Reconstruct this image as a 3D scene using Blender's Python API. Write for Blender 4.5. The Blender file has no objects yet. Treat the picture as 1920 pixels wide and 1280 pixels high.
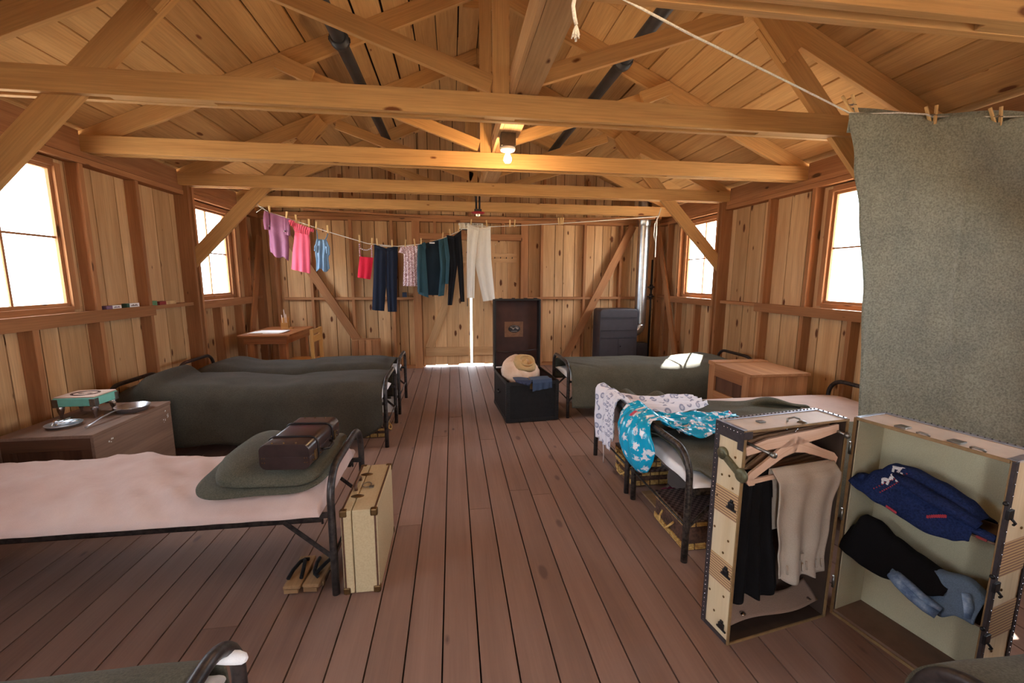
import bpy, bmesh, math, random
from mathutils import Vector, Matrix, noise
random.seed(7)
SC = bpy.context.scene
COL = SC.collection
PI = math.pi
V = Vector

# ---------------------------------------------------------------- materials
def new_mat(name):
    m = bpy.data.materials.new(name); m.use_nodes = True
    nt = m.node_tree; nt.nodes.clear()
    out = nt.nodes.new('ShaderNodeOutputMaterial')
    b = nt.nodes.new('ShaderNodeBsdfPrincipled')
    nt.links.new(b.outputs[0], out.inputs[0])
    return m, nt, b

def nd(nt, typ, **kw):
    n = nt.nodes.new(typ)
    for k, v in kw.items():
        if k.startswith('i_'):
            n.inputs[k[2:].replace('_', ' ')].default_value = v
        else:
            setattr(n, k, v)
    return n

def ramp(nt, stops):
    r = nt.nodes.new('ShaderNodeValToRGB')
    els = r.color_ramp.elements
    while len(els) < len(stops): els.new(0.5)
    for e, (p, c) in zip(els, stops):
        e.position = p; e.color = (*c, 1) if len(c) == 3 else c
    return r

def mixc(nt, fac, a, b, mode='MIX'):
    m = nt.nodes.new('ShaderNodeMix'); m.data_type = 'RGBA'; m.blend_type = mode
    for sock, val in ((m.inputs[0], fac), (m.inputs[6], a), (m.inputs[7], b)):
        if hasattr(val, 'is_linked'): nt.links.new(val, sock)
        elif isinstance(val, (int, float)): sock.default_value = val
        else: sock.default_value = (*val, 1)
    return m.outputs[2]

def mth(nt, op, a, b=None, c=None):
    m = nt.nodes.new('ShaderNodeMath'); m.operation = op
    for i, v in enumerate((a, b, c)):
        if v is None: continue
        if hasattr(v, 'is_linked'): nt.links.new(v, m.inputs[i])
        else: m.inputs[i].default_value = v
    return m.outputs[0]

def s2l(r, g, b):
    f = lambda c: (c / 255 / 12.92) if c / 255 <= .04045 else ((c / 255 + .055) / 1.055) ** 2.4
    return (f(r), f(g), f(b))

def vary(c, k):
    return tuple(min(1, x * k) for x in c)

def wood(name, light, dark, knots=.5, rough=.75, grain=1.0, spread=.5, knotcol=(.09, .035, .012), hue=None):
    """Boards: 'wc' holds each board's own (along, across, thick) coordinates, 'tint' its own shade of wood."""
    m, nt, b = new_mat(name)
    wc = nd(nt, 'ShaderNodeAttribute', attribute_name='wc')
    ti = nd(nt, 'ShaderNodeAttribute', attribute_name='tint')
    mp = nd(nt, 'ShaderNodeMapping'); mp.inputs['Scale'].default_value = (.7, 9, 9)
    nt.links.new(wc.outputs['Vector'], mp.inputs['Vector'])
    n1 = nd(nt, 'ShaderNodeTexNoise', i_Scale=1.0, i_Detail=4.0, i_Roughness=.55, i_Distortion=.6)
    nt.links.new(mp.outputs[0], n1.inputs['Vector'])
    mp2 = nd(nt, 'ShaderNodeMapping'); mp2.inputs['Scale'].default_value = (3.5, 95, 95)
    nt.links.new(wc.outputs['Vector'], mp2.inputs['Vector'])
    n2 = nd(nt, 'ShaderNodeTexNoise', i_Scale=1.0, i_Detail=2.0, i_Roughness=.6)
    nt.links.new(mp2.outputs[0], n2.inputs['Vector'])
    r1 = ramp(nt, [(.28, dark), (.70, light)])
    nt.links.new(n1.outputs[0], r1.inputs[0])
    fine = ramp(nt, [(.3, (1 - .2 * grain,) * 3), (.65, (1, 1, 1))])
    nt.links.new(n2.outputs[0], fine.inputs[0])
    col = mixc(nt, 1.0, r1.outputs[0], fine.outputs[0], 'MULTIPLY')
    # each board's own tone
    lo = hue or tuple(d * .75 for d in dark)
    tr = ramp(nt, [(0, tuple(1 - spread * (1 - x / max(l, 1e-4)) if x < l else 1 for x, l in zip(lo, light))), (.55, (1, 1, 1)), (1, (1 + .18 * spread,) * 3)])
    nt.links.new(ti.outputs['Fac'], tr.inputs[0])
    col = mixc(nt, 1.0, col, tr.outputs[0], 'MULTIPLY')
    if knots > 0:
        mp3 = nd(nt, 'ShaderNodeMapping'); mp3.inputs['Scale'].default_value = (2.6, 6.5, 0.01)
        nt.links.new(wc.outputs['Vector'], mp3.inputs['Vector'])
        vo = nd(nt, 'ShaderNodeTexVoronoi', i_Scale=1.0, i_Randomness=1.0)
        vo.voronoi_dimensions = '2D'
        nt.links.new(mp3.outputs[0], vo.inputs['Vector'])
        sep = nd(nt, 'ShaderNodeSeparateColor'); nt.links.new(vo.outputs['Color'], sep.inputs[0])
        rad = mth(nt, 'MULTIPLY', mth(nt, 'GREATER_THAN', sep.outputs[0], 1 - knots), mth(nt, 'MULTIPLY_ADD', sep.outputs[1], .12, .04))
        wob = nd(nt, 'ShaderNodeTexNoise', i_Scale=40.0, i_Detail=2.0); nt.links.new(wc.outputs['Vector'], wob.inputs['Vector'])
        dist = mth(nt, 'MULTIPLY_ADD', wob.outputs[0], .05, vo.outputs['Distance'])
        k = mth(nt, 'SUBTRACT', rad, mth(nt, 'SUBTRACT', dist, .025))
        kr = ramp(nt, [(0, (0, 0, 0)), (.02, (.35, .35, .35)), (.06, (1, 1, 1))])
        nt.links.new(k, kr.inputs[0])
        col = mixc(nt, kr.outputs[0], col, knotcol)
    nt.links.new(col, b.inputs['Base Color'])
    b.inputs['Roughness'].default_value = rough
    b.inputs['Specular IOR Level'].default_value = .25
    bp = nd(nt, 'ShaderNodeBump', i_Strength=.25, i_Distance=.004)
    nt.links.new(n2.outputs[0], bp.inputs['Height']); nt.links.new(bp.outputs[0], b.inputs['Normal'])
    return m

def plain(name, c, rough=.6, metal=0.0, noise_amt=.15, scale=18.0, bump=.0, spec=.4, c2=None, detail=3.0):
    m, nt, b = new_mat(name)
    tc = nd(nt, 'ShaderNodeTexCoord')
    n = nd(nt, 'ShaderNodeTexNoise', i_Scale=scale, i_Detail=detail, i_Roughness=.6)
    nt.links.new(tc.outputs['Object'], n.inputs['Vector'])
    d = c2 or tuple(x * (1 - noise_amt * 2) for x in c)
    r = ramp(nt, [(.35, d), (.62, c)]); nt.links.new(n.outputs[0], r.inputs[0])
    nt.links.new(r.outputs[0], b.inputs['Base Color'])
    b.inputs['Roughness'].default_value = rough; b.inputs['Metallic'].default_value = metal
    b.inputs['Specular IOR Level'].default_value = spec
    if bump:
        bp = nd(nt, 'ShaderNodeBump', i_Strength=bump, i_Distance=.01)
        nt.links.new(n.outputs[0], bp.inputs['Height']); nt.links.new(bp.outputs[0], b.inputs['Normal'])
    return m

def cloth(name, c, fuzz=.12, weave=260.0, rough=.95, sheen=.06, c2=None, blotch=5.0, bump=.35, translucent=0.0):
    m, nt, b = new_mat(name)
    tc = nd(nt, 'ShaderNodeTexCoord')
    n = nd(nt, 'ShaderNodeTexNoise', i_Scale=weave, i_Detail=2.0, i_Roughness=.6)
    nt.links.new(tc.outputs['Object'], n.inputs['Vector'])
    n2 = nd(nt, 'ShaderNodeTexNoise', i_Scale=blotch, i_Detail=4.0, i_Roughness=.6)
    nt.links.new(tc.outputs['Object'], n2.inputs['Vector'])
    r = ramp(nt, [(.3, c2 or tuple(x * (1 - fuzz) for x in c)), (.65, c)]); nt.links.new(n2.outputs[0], r.inputs[0])
    f = ramp(nt, [(.32, (1 - 2 * fuzz,) * 3), (.66, (1, 1, 1))]); nt.links.new(n.outputs[0], f.inputs[0])
    col = mixc(nt, 1.0, r.outputs[0], f.outputs[0], 'MULTIPLY')
    nt.links.new(col, b.inputs['Base Color'])
    b.inputs['Roughness'].default_value = rough; b.inputs['Specular IOR Level'].default_value = .15
    b.inputs['Sheen Weight'].default_value = sheen
    bp = nd(nt, 'ShaderNodeBump', i_Strength=bump, i_Distance=.003)
    nt.links.new(n.outputs[0], bp.inputs['Height']); nt.links.new(bp.outputs[0], b.inputs['Normal'])
    return m

def emit(name, c, s):
    m = bpy.data.materials.new(name); m.use_nodes = True; nt = m.node_tree; nt.nodes.clear()
    e = nd(nt, 'ShaderNodeEmission'); e.inputs[0].default_value = (*c, 1); e.inputs[1].default_value = s
    o = nd(nt, 'ShaderNodeOutputMaterial'); nt.links.new(e.outputs[0], o.inputs[0])
    return m

# ---------------------------------------------------------------- mesh helpers
ORG = {}
class MB:
    """Collects shapes with board coordinates; build() links them as ONE mesh object."""
    def __init__(s):
        s.v = []; s.f = []; s.wc = []; s.t = []; s.mi = []; s.sm = []
    def quad_face(s, idx, wcs, tint, mi=0, smooth=False):
        s.f.append(idx); s.wc.append(wcs); s.t.append(tint); s.mi.append(mi); s.sm.append(smooth)
    def hexa(s, c8, L, W, T, tint=None, off=None, mi=0):
        """c8: corners ordered (a,b,c) bits over along/across/thick"""
        tint = random.random() if tint is None else tint
        off = off or (random.uniform(0, 50), random.uniform(0, 50), random.uniform(0, 50))
        b = len(s.v); s.v += [tuple(p) for p in c8]
        loc = [(off[0] + L * (i & 1), off[1] + W * ((i >> 1) & 1), off[2] + T * ((i >> 2) & 1)) for i in range(8)]
        for q in ((0, 2, 3, 1), (4, 5, 7, 6), (0, 1, 5, 4), (2, 6, 7, 3), (0, 4, 6, 2), (1, 3, 7, 5)):
            # on narrow edge faces let the thickness run along 'across' so the grain reads there too
            s.quad_face([b + i for i in q], [loc[i] if q in ((0, 2, 3, 1), (4, 5, 7, 6)) else (loc[i][0], loc[i][2] + loc[i][1] * .37, loc[i][1]) for i in q], tint, mi)
        return s
    def board(s, lo, hi, axis=None, tint=None, mi=0):
        """axis aligned box; grain along its longest side unless axis is given"""
        lo = list(lo); hi = list(hi)
        d = [hi[i] - lo[i] for i in range(3)]
        a = axis if axis is not None else max(range(3), key=lambda i: d[i])
        o = [i for i in range(3) if i != a]; o.sort(key=lambda i: -d[i]); w, t = o
        c8 = []
        for i in range(8):
            p = [0, 0, 0]
            p[a] = hi[a] if i & 1 else lo[a]; p[w] = hi[w] if i & 2 else lo[w]; p[t] = hi[t] if i & 4 else lo[t]
            c8.append(p)
        ax = V([0, 0, 0]); ax[a] = 1; wx = V([0, 0, 0]); wx[w] = 1; tx = V([0, 0, 0]); tx[t] = 1
        if ax.cross(wx).dot(tx) < 0:
            c8 = [c8[i ^ 4] for i in range(8)]
        return s.hexa(c8, d[a], d[w], d[t], tint, mi=mi)
    def beam(s, p0, p1, w, h, up=(0, 0, 1), tint=None, cut0=None, cut1=None, mi=0):
        """timber from p0 to p1 (centre line), w sideways, h along 'up'"""
        p0 = V(p0); p1 = V(p1); a = (p1 - p0); L = a.length; a.normalize()
        u = V(up); u = (u - a * u.dot(a)).normalized(); x = a.cross(u)
        c8 = []
        for i in range(8):
            p = (p1 if i & 1 else p0) + u * (h / 2 if i & 2 else -h / 2) + x * (w / 2 if i & 4 else -w / 2)
            c8.append(p)
        return s.hexa(c8, L, h, w, tint, mi=mi)
    def prism(s, pts, ext, tint=None, mi=0, off=None):
        """closed polygon pts (3D, planar) extruded by vector ext; wc follows first edge"""
        tint = random.random() if tint is None else tint
        off = off or V((random.uniform(0, 50), random.uniform(0, 50), random.uniform(0, 50)))
        pts = [V(p) for p in pts]; ext = V(ext); n = len(pts); b = len(s.v)
        ax = (pts[1] - pts[0]).normalized(); nx = ext.normalized(); wx = nx.cross(ax)
        nrm = V((0, 0, 0))
        for i in range(n): nrm += pts[i].cross(pts[(i + 1) % n])
        if nrm.dot(ext) > 0: pts = pts[::-1]
        s.v += [tuple(p) for p in pts] + [tuple(p + ext) for p in pts]
        lc = lambda p: tuple(off + V((p.dot(ax), p.dot(wx), p.dot(nx))))
        al = [V(q) for q in s.v[b:]]
        s.quad_face([b + i for i in range(n)], [lc(al[i]) for i in range(n)], tint, mi)
        s.quad_face([b + n + i for i in reversed(range(n))], [lc(al[n + i]) for i in reversed(range(n))], tint, mi)
        for i in range(n):
            j = (i + 1) % n; q = [i, i + n, j + n, j]
            s.quad_face([b + k for k in q], [lc(al[k]) for k in q], tint, mi)
        return s
    def tube(s, pts, r, seg=10, closed=False, caps=True, mi=0, smooth=True, flat=1.0):
        pts = [V(p) for p in pts]; n = len(pts); b = len(s.v); tint = random.random()
        rr = r if isinstance(r, (list, tuple)) else [r] * n
        prev = None; L = 0
        for i, p in enumerate(pts):
            if closed: t = (pts[(i + 1) % n] - pts[i - 1])
            else: t = pts[min(i + 1, n - 1)] - pts[max(i - 1, 0)]
            t = t.normalized() if t.length > 1e-9 else V((0, 0, 1))
            if prev is None:
                u = V((0, 0, 1)) if abs(t.z) < .9 else V((1, 0, 0))
                u = (u - t * u.dot(t)).normalized()
            else:
                u = prev - t * prev.dot(t)
                u = u.normalized() if u.length > 1e-6 else V((1, 0, 0))
            prev = u; w = t.cross(u)
            for k in range(seg):
                an = 2 * PI * k / seg
                s.v.append(tuple(p + u * (rr[i] * math.cos(an) * flat) + w * (rr[i] * math.sin(an))))
        m = n if closed else n - 1
        for i in range(m):
            i2 = (i + 1) % n
            for k in range(seg):
                k2 = (k + 1) % seg
                q = [b + i * seg + k, b + i * seg + k2, b + i2 * seg + k2, b + i2 * seg + k]
                s.quad_face(q, [(i * .1, k * .02, 0), (i * .1, k * .02 + .02, 0), (i * .1 + .1, k * .02 + .02, 0), (i * .1 + .1, k * .02, 0)], tint, mi, smooth)
        if caps and not closed:
            s.quad_face([b + k for k in reversed(range(seg))], [(0, 0, 0)] * seg, tint, mi)
            s.quad_face([b + (n - 1) * seg + k for k in range(seg)], [(0, 0, 0)] * seg, tint, mi)
        return s
    def lathe(s, prof, centre, seg=24, axis=(0, 0, 1), mi=0, smooth=True, flat=(1, 1)):
        """prof: (radius, height) list"""
        a = V(axis).normalized(); u = V((1, 0, 0)) if abs(a.x) < .9 else V((0, 1, 0))
        u = (u - a * u.dot(a)).normalized(); w = a.cross(u); c = V(centre); b = len(s.v); n = len(prof); tint = .5
        for r, h in prof:
            for k in range(seg):
                an = 2 * PI * k / seg
                s.v.append(tuple(c + a * h + u * (r * math.cos(an) * flat[0]) + w * (r * math.sin(an) * flat[1])))
        for i in range(n - 1):
            for k in range(seg):
                k2 = (k + 1) % seg
                q = [b + i * seg + k, b + i * seg + k2, b + (i + 1) * seg + k2, b + (i + 1) * seg + k]
                s.quad_face(q, [(0, 0, 0)] * 4, tint, mi, smooth)
        if prof[0][0] > 1e-5: s.quad_face([b + k for k in reversed(range(seg))], [(0, 0, 0)] * seg, tint, mi)
        if prof[-1][0] > 1e-5: s.quad_face([b + (n - 1) * seg + k for k in range(seg)], [(0, 0, 0)] * seg, tint, mi)
        return s
    def ball(s, c, r, seg=12, rings=7, mi=0, sc=(1, 1, 1)):
        prof = [(max(1e-6, math.sin(PI * i / rings)) , -math.cos(PI * i / rings)) for i in range(rings + 1)]
        b = len(s.v); s.lathe([(p * r, h * r) for p, h in prof], (0, 0, 0), seg, mi=mi)
        for i in range(b, len(s.v)):
            x, y, z = s.v[i]; s.v[i] = (c[0] + x * sc[0], c[1] + y * sc[1], c[2] + z * sc[2])
        return s
    def grid(s, fn, nu, nv, mi=0, tint=.5, smooth=True, flip=False, wrap_u=False):
        """surface fn(u,v) -> point, u,v in 0..1"""
        b = len(s.v)
        for j in range(nv + 1):
            for i in range(nu + 1):
                s.v.append(tuple(fn(i / nu, j / nv)))
        for j in range(nv):
            for i in range(nu):
                q = [b + j * (nu + 1) + i, b + j * (nu + 1) + i + 1, b + (j + 1) * (nu + 1) + i + 1, b + (j + 1) * (nu + 1) + i]
                w = [(i / nu, j / nv, 0), ((i + 1) / nu, j / nv, 0), ((i + 1) / nu, (j + 1) / nv, 0), (i / nu, (j + 1) / nv, 0)]
                if flip: q = q[::-1]; w = w[::-1]
                s.quad_face(q, w, tint, mi, smooth)
        return s
    def build(s, name, mats, parent=None, bevel=0.0, solid=0.0, sub=0, offset=-1, loc=None, weld=False):
        me = bpy.data.meshes.new(name)
        org = ORG[parent.name] if parent is not None else V(loc if loc is not None else (0, 0, 0))
        me.from_pydata([tuple(V(p) - org) for p in s.v], [], s.f)
        if not isinstance(mats, (list, tuple)): mats = [mats]
        for m in mats: me.materials.append(m)
        me.polygons.foreach_set('material_index', s.mi)
        me.polygons.foreach_set('use_smooth', s.sm)
        me.attributes.new('wc', 'FLOAT_VECTOR', 'CORNER'); me.attributes.new('tint', 'FLOAT', 'CORNER')
        fl = []; tl = []
        for w, t in zip(s.wc, s.t):
            for q in w: fl += list(q); tl.append(t)
        me.attributes['wc'].data.foreach_set('vector', fl); me.attributes['tint'].data.foreach_set('value', tl)
        me.update()
        o = bpy.data.objects.new(name, me); COL.objects.link(o)
        if parent is not None: o.parent = parent
        else: o.location = org
        ORG[o.name] = org
        if bevel:
            md = o.modifiers.new('bevel', 'BEVEL'); md.width = bevel; md.segments = 2; md.limit_method = 'ANGLE'; md.angle_limit = .7
        if solid:
            md = o.modifiers.new('thick', 'SOLIDIFY'); md.thickness = solid; md.offset = offset
        if sub:
            md = o.modifiers.new('sub', 'SUBSURF'); md.levels = sub; md.render_levels = sub
        return o

def tag(o, label=None, cat=None, group=None, kind=None):
    if label: o['label'] = label
    if cat: o['category'] = cat
    if group: o['group'] = group
    if kind: o['kind'] = kind
    return o

def thing(name, label, cat, loc=(0, 0, 0), group=None):
    o = bpy.data.objects.new(name, None); COL.objects.link(o); o.location = loc
    o.empty_display_size = .1; ORG[o.name] = V(loc)
    return tag(o, label, cat, group)

def dup(root, delta, label=None, group=None, rotz=0.0):
    """copy a thing with its parts and sub-parts"""
    def rec(o, par):
        c = o.copy(); COL.objects.link(c); c.parent = par
        for ch in list(o.children): rec(ch, c)
        return c
    r = rec(root, None); r.location = V(root.location) + V(delta); r.rotation_euler = (0, 0, root.rotation_euler.z + rotz)
    if label: r['label'] = label
    if group: r['group'] = group
    return r
SKY, SUN, EXPO = 6.5, 26.0, 1.65
# ================================================================ the room
XL, XR, YB, YF, CX = -2.79, 3.38, 6.69, -0.95, 0.297
ROOF = lambda x, off=0.0: 2.572 + .44 * (2.462 - abs(x - CX)) + off     # underside of the rafters
TR = [0.25, 1.42, 2.60, 3.77, 4.92, 6.13]                                # front faces of the trusses

M_floor = wood('floor_boards', s2l(148, 117, 103), s2l(131, 101, 88), knots=.18, rough=.6, spread=.22, knotcol=s2l(104, 80, 72), grain=.45)
M_wall = wood('wall_boards', s2l(216, 174, 128), s2l(188, 143, 98), knots=.4, rough=.8, spread=.55, knotcol=s2l(92, 52, 28))
M_stud = wood('studs', s2l(180, 126, 84), s2l(152, 101, 64), knots=.25, rough=.8, spread=.4)
M_truss = wood('truss_lumber', s2l(208, 161, 104), s2l(190, 141, 88), knots=.09, rough=.75, spread=.3, knotcol=s2l(110, 62, 30))
M_deck = wood('roof_boards', s2l(202, 157, 104), s2l(182, 135, 84), knots=.14, rough=.85, spread=.5, knotcol=s2l(110, 62, 32))
M_dark = plain('dark_gap', s2l(24, 15, 10), rough=1, noise_amt=.1)
M_white_rope = plain('white_rope', s2l(232, 226, 216), rough=.9, scale=150)
M_black = plain('black_iron', s2l(44, 42, 44), rough=.45, metal=.5, scale=30)
M_glass = None
def glass_mat():
    m, nt, b = new_mat('window_glass')
    nt.nodes.remove(b)
    out = [n for n in nt.nodes if n.type == 'OUTPUT_MATERIAL'][0]
    t = nd(nt, 'ShaderNodeBsdfTransparent'); t.inputs[0].default_value = (.94, .97, 1, 1)
    g = nd(nt, 'ShaderNodeBsdfGlossy', i_Roughness=.05); d = nd(nt, 'ShaderNodeBsdfTranslucent'); d.inputs[0].default_value = (.86, .93, 1, 1)
    a = nd(nt, 'ShaderNodeMixShader', i_Fac=.12); nt.links.new(t.outputs[0], a.inputs[1]); nt.links.new(d.outputs[0], a.inputs[2])
    c = nd(nt, 'ShaderNodeMixShader', i_Fac=.04); nt.links.new(a.outputs[0], c.inputs[1]); nt.links.new(g.outputs[0], c.inputs[2])
    nt.links.new(c.outputs[0], out.inputs[0])
    return m
M_glass = glass_mat()

# ---- floor: boards run towards the back wall
fl = MB()
x = XL - .02; k0 = round((XL - .077) / .1355)
for k in range(k0 - 1, k0 + 48):
    x0 = .077 + .1355 * k; x1 = x0 + .1355
    if x1 < XL - .1 or x0 > XR + .1: continue
    rng = random.Random(k * 13 + 5); y = YF - .1 - rng.uniform(0, 3)
    while y < YB + .1:
        L = rng.uniform(3.4, 6.0); y2 = min(y + L, YB + .1); a = max(y, YF - .1)
        if y2 > a: fl.board((x0 + .0032, a, -.025), (x1 - .0032, y2 - .0025, 0), axis=1)
        y += L
fo = tag(fl.build('floor', M_floor), 'dusty brown plank floor', None, kind='structure')
sub = MB().board((XL - .1, YF - .1, -.06), (XR + .1, YB + .1, -.026)); sub.build('floor_underlay', M_dark, fo)

# ---- side walls with windows
WIN_L = [(2.72, 3.54), (5.04, 5.86), (.1, .92)]; WIN_R = [(2.67, 3.49), (5.04, 5.86), (.1, .92)]
WZ0, WZ1 = 1.16, 2.15
def side_wall(name, X, s, wins, posts, seed):
    """X = inner face of the siding, s = direction into the room"""
    rng = random.Random(seed); m = MB(); y = YF - .05
    while y < YB + .02:
        w = rng.choice([.14, .185, .235, .235]); y2 = min(y + w, YB + .02)
        segs = [(0.0, 2.34)]
        for a, b in wins:
            if y < b and y2 > a:
                segs = [(0, WZ0), (WZ1, 2.34)]
                for e, f in ((y, min(y2, a)), (max(y, b), y2)):
                    if f - e > .01: m.board((min(X, X - s * .02), e + .0042, WZ0), (max(X, X - s * .02), f - .0042, WZ1), axis=2)
        for z0, z1 in segs:
            m.board((min(X, X - s * .02), y + .0042, z0), (max(X, X - s * .02), y2 - .0042, z1), axis=2)
        y = y2
    o = tag(m.build(name, M_wall), 'inner face of the knotty board wall', kind='structure')
    bk = MB()  # outer sheathing
    ys = [YF - .05] + [q for ab in sorted(wins) for q in ab] + [YB + .02]
    x0, x1 = min(X - s * .024, X - s * .034), max(X - s * .024, X - s * .034)
    for i in range(0, len(ys), 2): bk.board((x0, ys[i], -.02), (x1, ys[i + 1], 2.36))
    for a, b in wins: bk.board((x0, a, -.02), (x1, b, WZ0)); bk.board((x0, a, WZ1), (x1, b, 2.36))
    bk.build('sheathing', M_dark, o)
    def part(nm, lo, hi, mat=M_stud, axis=None):
        lo, hi = list(lo), list(hi); a, b = X + s * lo[0], X + s * hi[0]
        lo[0], hi[0] = min(a, b), max(a, b)
        return MB().board(lo, hi, axis).build(nm, mat, o, bevel=.002)
    part('top_plate', (0, YF, 2.205), (.098, YB, 2.25)); part('top_plate', (0, YF, 2.254), (.092, YB, 2.298))
    part('sole_plate', (0, YF, 0), (.09, YB, .04))
    part('ledger', (0, YF, 1.085), (.085, YB, 1.12))
    for y in posts['studs']:
        inwin = any(a - .02 < y < b + .0 for a, b in wins)
        if inwin:
            part('stud', (0, y, .04), (.09, y + .04, 1.085)); 
        else:
            part('stud', (0, y, .04), (.09, y + .04, 2.205))
    for y in posts['posts']:
        part('post', (0, y, .04), (.135, y + .036, 2.299)); part('post', (0, y + .078, .04), (.135, y + .114, 2.299))
    for a, b in posts['rails']: part('rail_board', (.086, a, 1.035), (.108, b, 1.125))
    # blocking between the rafters above the plate
    ys = [YF] + [t + .06 for t in TR] + [YB]
    for i in range(len(ys) - 1): part('blocking', (.02, ys[i] + .06, 2.30), (.055, ys[i + 1] - .06, 2.455))
    return o
wl = side_wall('wall_left', XL, 1, WIN_L, dict(studs=[.0, .55, 1.15, 1.75, 2.2, 2.60, 3.14, 3.68, 4.25, 4.98, 5.42, 5.93, 6.25, 6.60], posts=[2.60, 4.92], rails=[(1.2, 4.30), (5.04, 6.28)]), 3)
wr = side_wall('wall_right', XR, -1, WIN_R, dict(studs=[.0, .55, 1.15, 1.75, 2.2, 2.60, 3.12, 3.62, 4.18, 4.98, 5.45, 5.95, 6.3, 6.60], posts=[2.60, 4.92], rails=[(1.2, 4.28), (5.04, 6.12)]), 11)

def window(name, X, s, a, b):
    f = MB(); o0, o1 = (X - s * .03, X + s * .045)
    lo, hi = min(o0, o1), max(o0, o1)
    f.board((lo, a - .045, WZ0 - .02), (hi, a + .005, WZ1 + .02)); f.board((lo, b - .005, WZ0 - .02), (hi, b + .045, WZ1 + .02))
    f.board((lo, a + .005, WZ1 - .005), (hi, b - .005, WZ1 + .04)); f.board((lo, a + .005, WZ0 - .045), (hi, b - .005, WZ0 + .005))
    o = tag(f.build(name, M_stud, bevel=.002), 'small four-pane window full of daylight', kind='structure')
    sx0, sx1 = sorted((X - s * .012, X + s * .022))
    sa = MB(); e = .03
    sa.board((sx0, a + .005, WZ0 + .005), (sx1, a + e, WZ1 - .005)); sa.board((sx0, b - e, WZ0 + .005), (sx1, b - .005, WZ1 - .005))
    sa.board((sx0, a + e, WZ1 - e), (sx1, b - e, WZ1 - .005)); sa.board((sx0, a + e, WZ0 + .005), (sx1, b - e, WZ0 + e))
    sash = sa.build('sash', M_stud, o)
    mu = MB(); yc = (a + b) / 2; zc = (WZ0 + WZ1) / 2; mx0, mx1 = sorted((X - s * .004, X + s * .012))
    mu.board((mx0, yc - .008, WZ0 + e), (mx1, yc + .008, WZ1 - e)); mu.build('mullion', M_stud, sash)
    mu = MB(); mu.board((mx0, a + e, zc - .007), (mx1, yc - .008, zc + .007)); mu.board((mx0, yc + .008, zc - .007), (mx1, b - e, zc + .007)); mu.build('crossbar', M_stud, sash)
    g = MB()
    for ya, yb in ((a + e, yc - .008), (yc + .008, b - e)):
        for za, zb in ((WZ0 + e, zc - .007), (zc + .007, WZ1 - e)):
            xx = X + s * .004; p = [(xx, ya, za), (xx, yb, za), (xx, yb, zb), (xx, ya, zb)]
            bb = len(g.v); g.v += p; g.quad_face([bb, bb + 1, bb + 2, bb + 3], [(0, 0, 0)] * 4, .5)
    g.build('pane', M_glass, o)
    return o
n = 1
for X, s, W in ((XL, 1, WIN_L), (XR, -1, WIN_R)):
    for a, b in W: window('window_%d' % n, X, s, a, b); n += 1

# ---- end walls (back with the double door, front with an open doorway)
DX0, DX1, DZ = -.47, 1.05, 1.93
def end_wall(name, Y, s, seed, dz=DZ):
    rng = random.Random(seed); m = MB(); x = XL - .02
    while x < XR + .02:
        w = rng.choice([.135, .185, .185, .235]); x2 = min(x + w, XR + .02)
        if x < DX0 < x2: x2 = DX0
        if x < DX1 < x2: x2 = DX1
        door = x >= DX0 - .001 and x2 <= DX1 + .001
        z0 = dz if door else 0.0
        top = min(ROOF(x, .13), ROOF(x2, .13))
        c = 2.32
        y0, y1 = sorted((Y, Y + s * .02))
        m.board((x + .0045, y0, z0), (x2 - .0045, y1, c - .002), axis=2)
        ta, tb = ROOF(x + .003, .151), ROOF(x2 - .003, .151)
        m.hexa([(x + .0045 if not i & 2 else x2 - .0045, y0 if bool(i & 4) == True else y1, (c + .002) if not i & 1 else (tb if i & 2 else ta)) for i in range(8)], top - c, x2 - x, .02)
        x = x2
    o = tag(m.build(name, M_wall), 'knotty board end wall under the gable', kind='structure')
    bk = MB(); y0 = Y + s * .024
    for pts in ([(XL - .03, 0), (DX0, 0), (DX0, 2.3), (XL - .03, 2.3)], [(DX1, 0), (XR + .03, 0), (XR + .03, 2.3), (DX1, 2.3)], [(DX0, dz), (DX1, dz), (DX1, 2.3), (DX0, 2.3)], [(XL - .03, 2.3), (XR + .03, 2.3), (XR + .03, ROOF(XR, .16)), (CX, ROOF(CX, .16)), (XL - .03, ROOF(XL, .16))]):
        bk.prism([(a, y0, b) for a, b in pts], (0, s * .01, 0))
    bk.build('sheathing', M_dark, o)
    return o
wb = end_wall('wall_back', YB, 1, 21)
wf = end_wall('wall_front', YF, -1, 22)
fd = MB()
for i in range(2, 8): fd.board((DX0 + .005 + i * .189, YF - .03, .02), (DX0 + .005 + (i + 1) * .189 - .004, YF - .01, DZ), axis=2)
tag(fd.build('door_3', M_wall), 'front door behind the viewer, left ajar', kind='structure')
def bpart(nm, lo, hi, axis=None, mat=M_stud): return MB().board(lo, hi, axis).build(nm, mat, wb, bevel=.002)
D = .09
bpart('top_plate', (XL + .1, YB - D, 2.205), (XR - .1, YB, 2.25)); bpart('top_plate', (XL + .1, YB - D + .01, 2.254), (XR - .1, YB, 2.298))
bpart('sole_plate', (XL, YB - D, 0), (DX0 - .1, YB, .04)); bpart('sole_plate', (DX1 + .1, YB - D, 0), (XR, YB, .04))
for x in (-2.52, -2.05, -1.48, -.90, 1.36, 2.05, 2.64): bpart('stud', (x, YB - D, .04), (x + .04, YB, 2.205))
for a, b in ((-2.42, -.56), (1.16, 3.2)): bpart('ledger', (a, YB - D + .002, 1.055), (b, YB, 1.092))
bpart('corner_post', (XL + .0, YB - .1, .04), (XL + .1, YB, 2.205)); bpart('corner_post', (XR - .1, YB - .1, .04), (XR, YB, 2.205))
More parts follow.
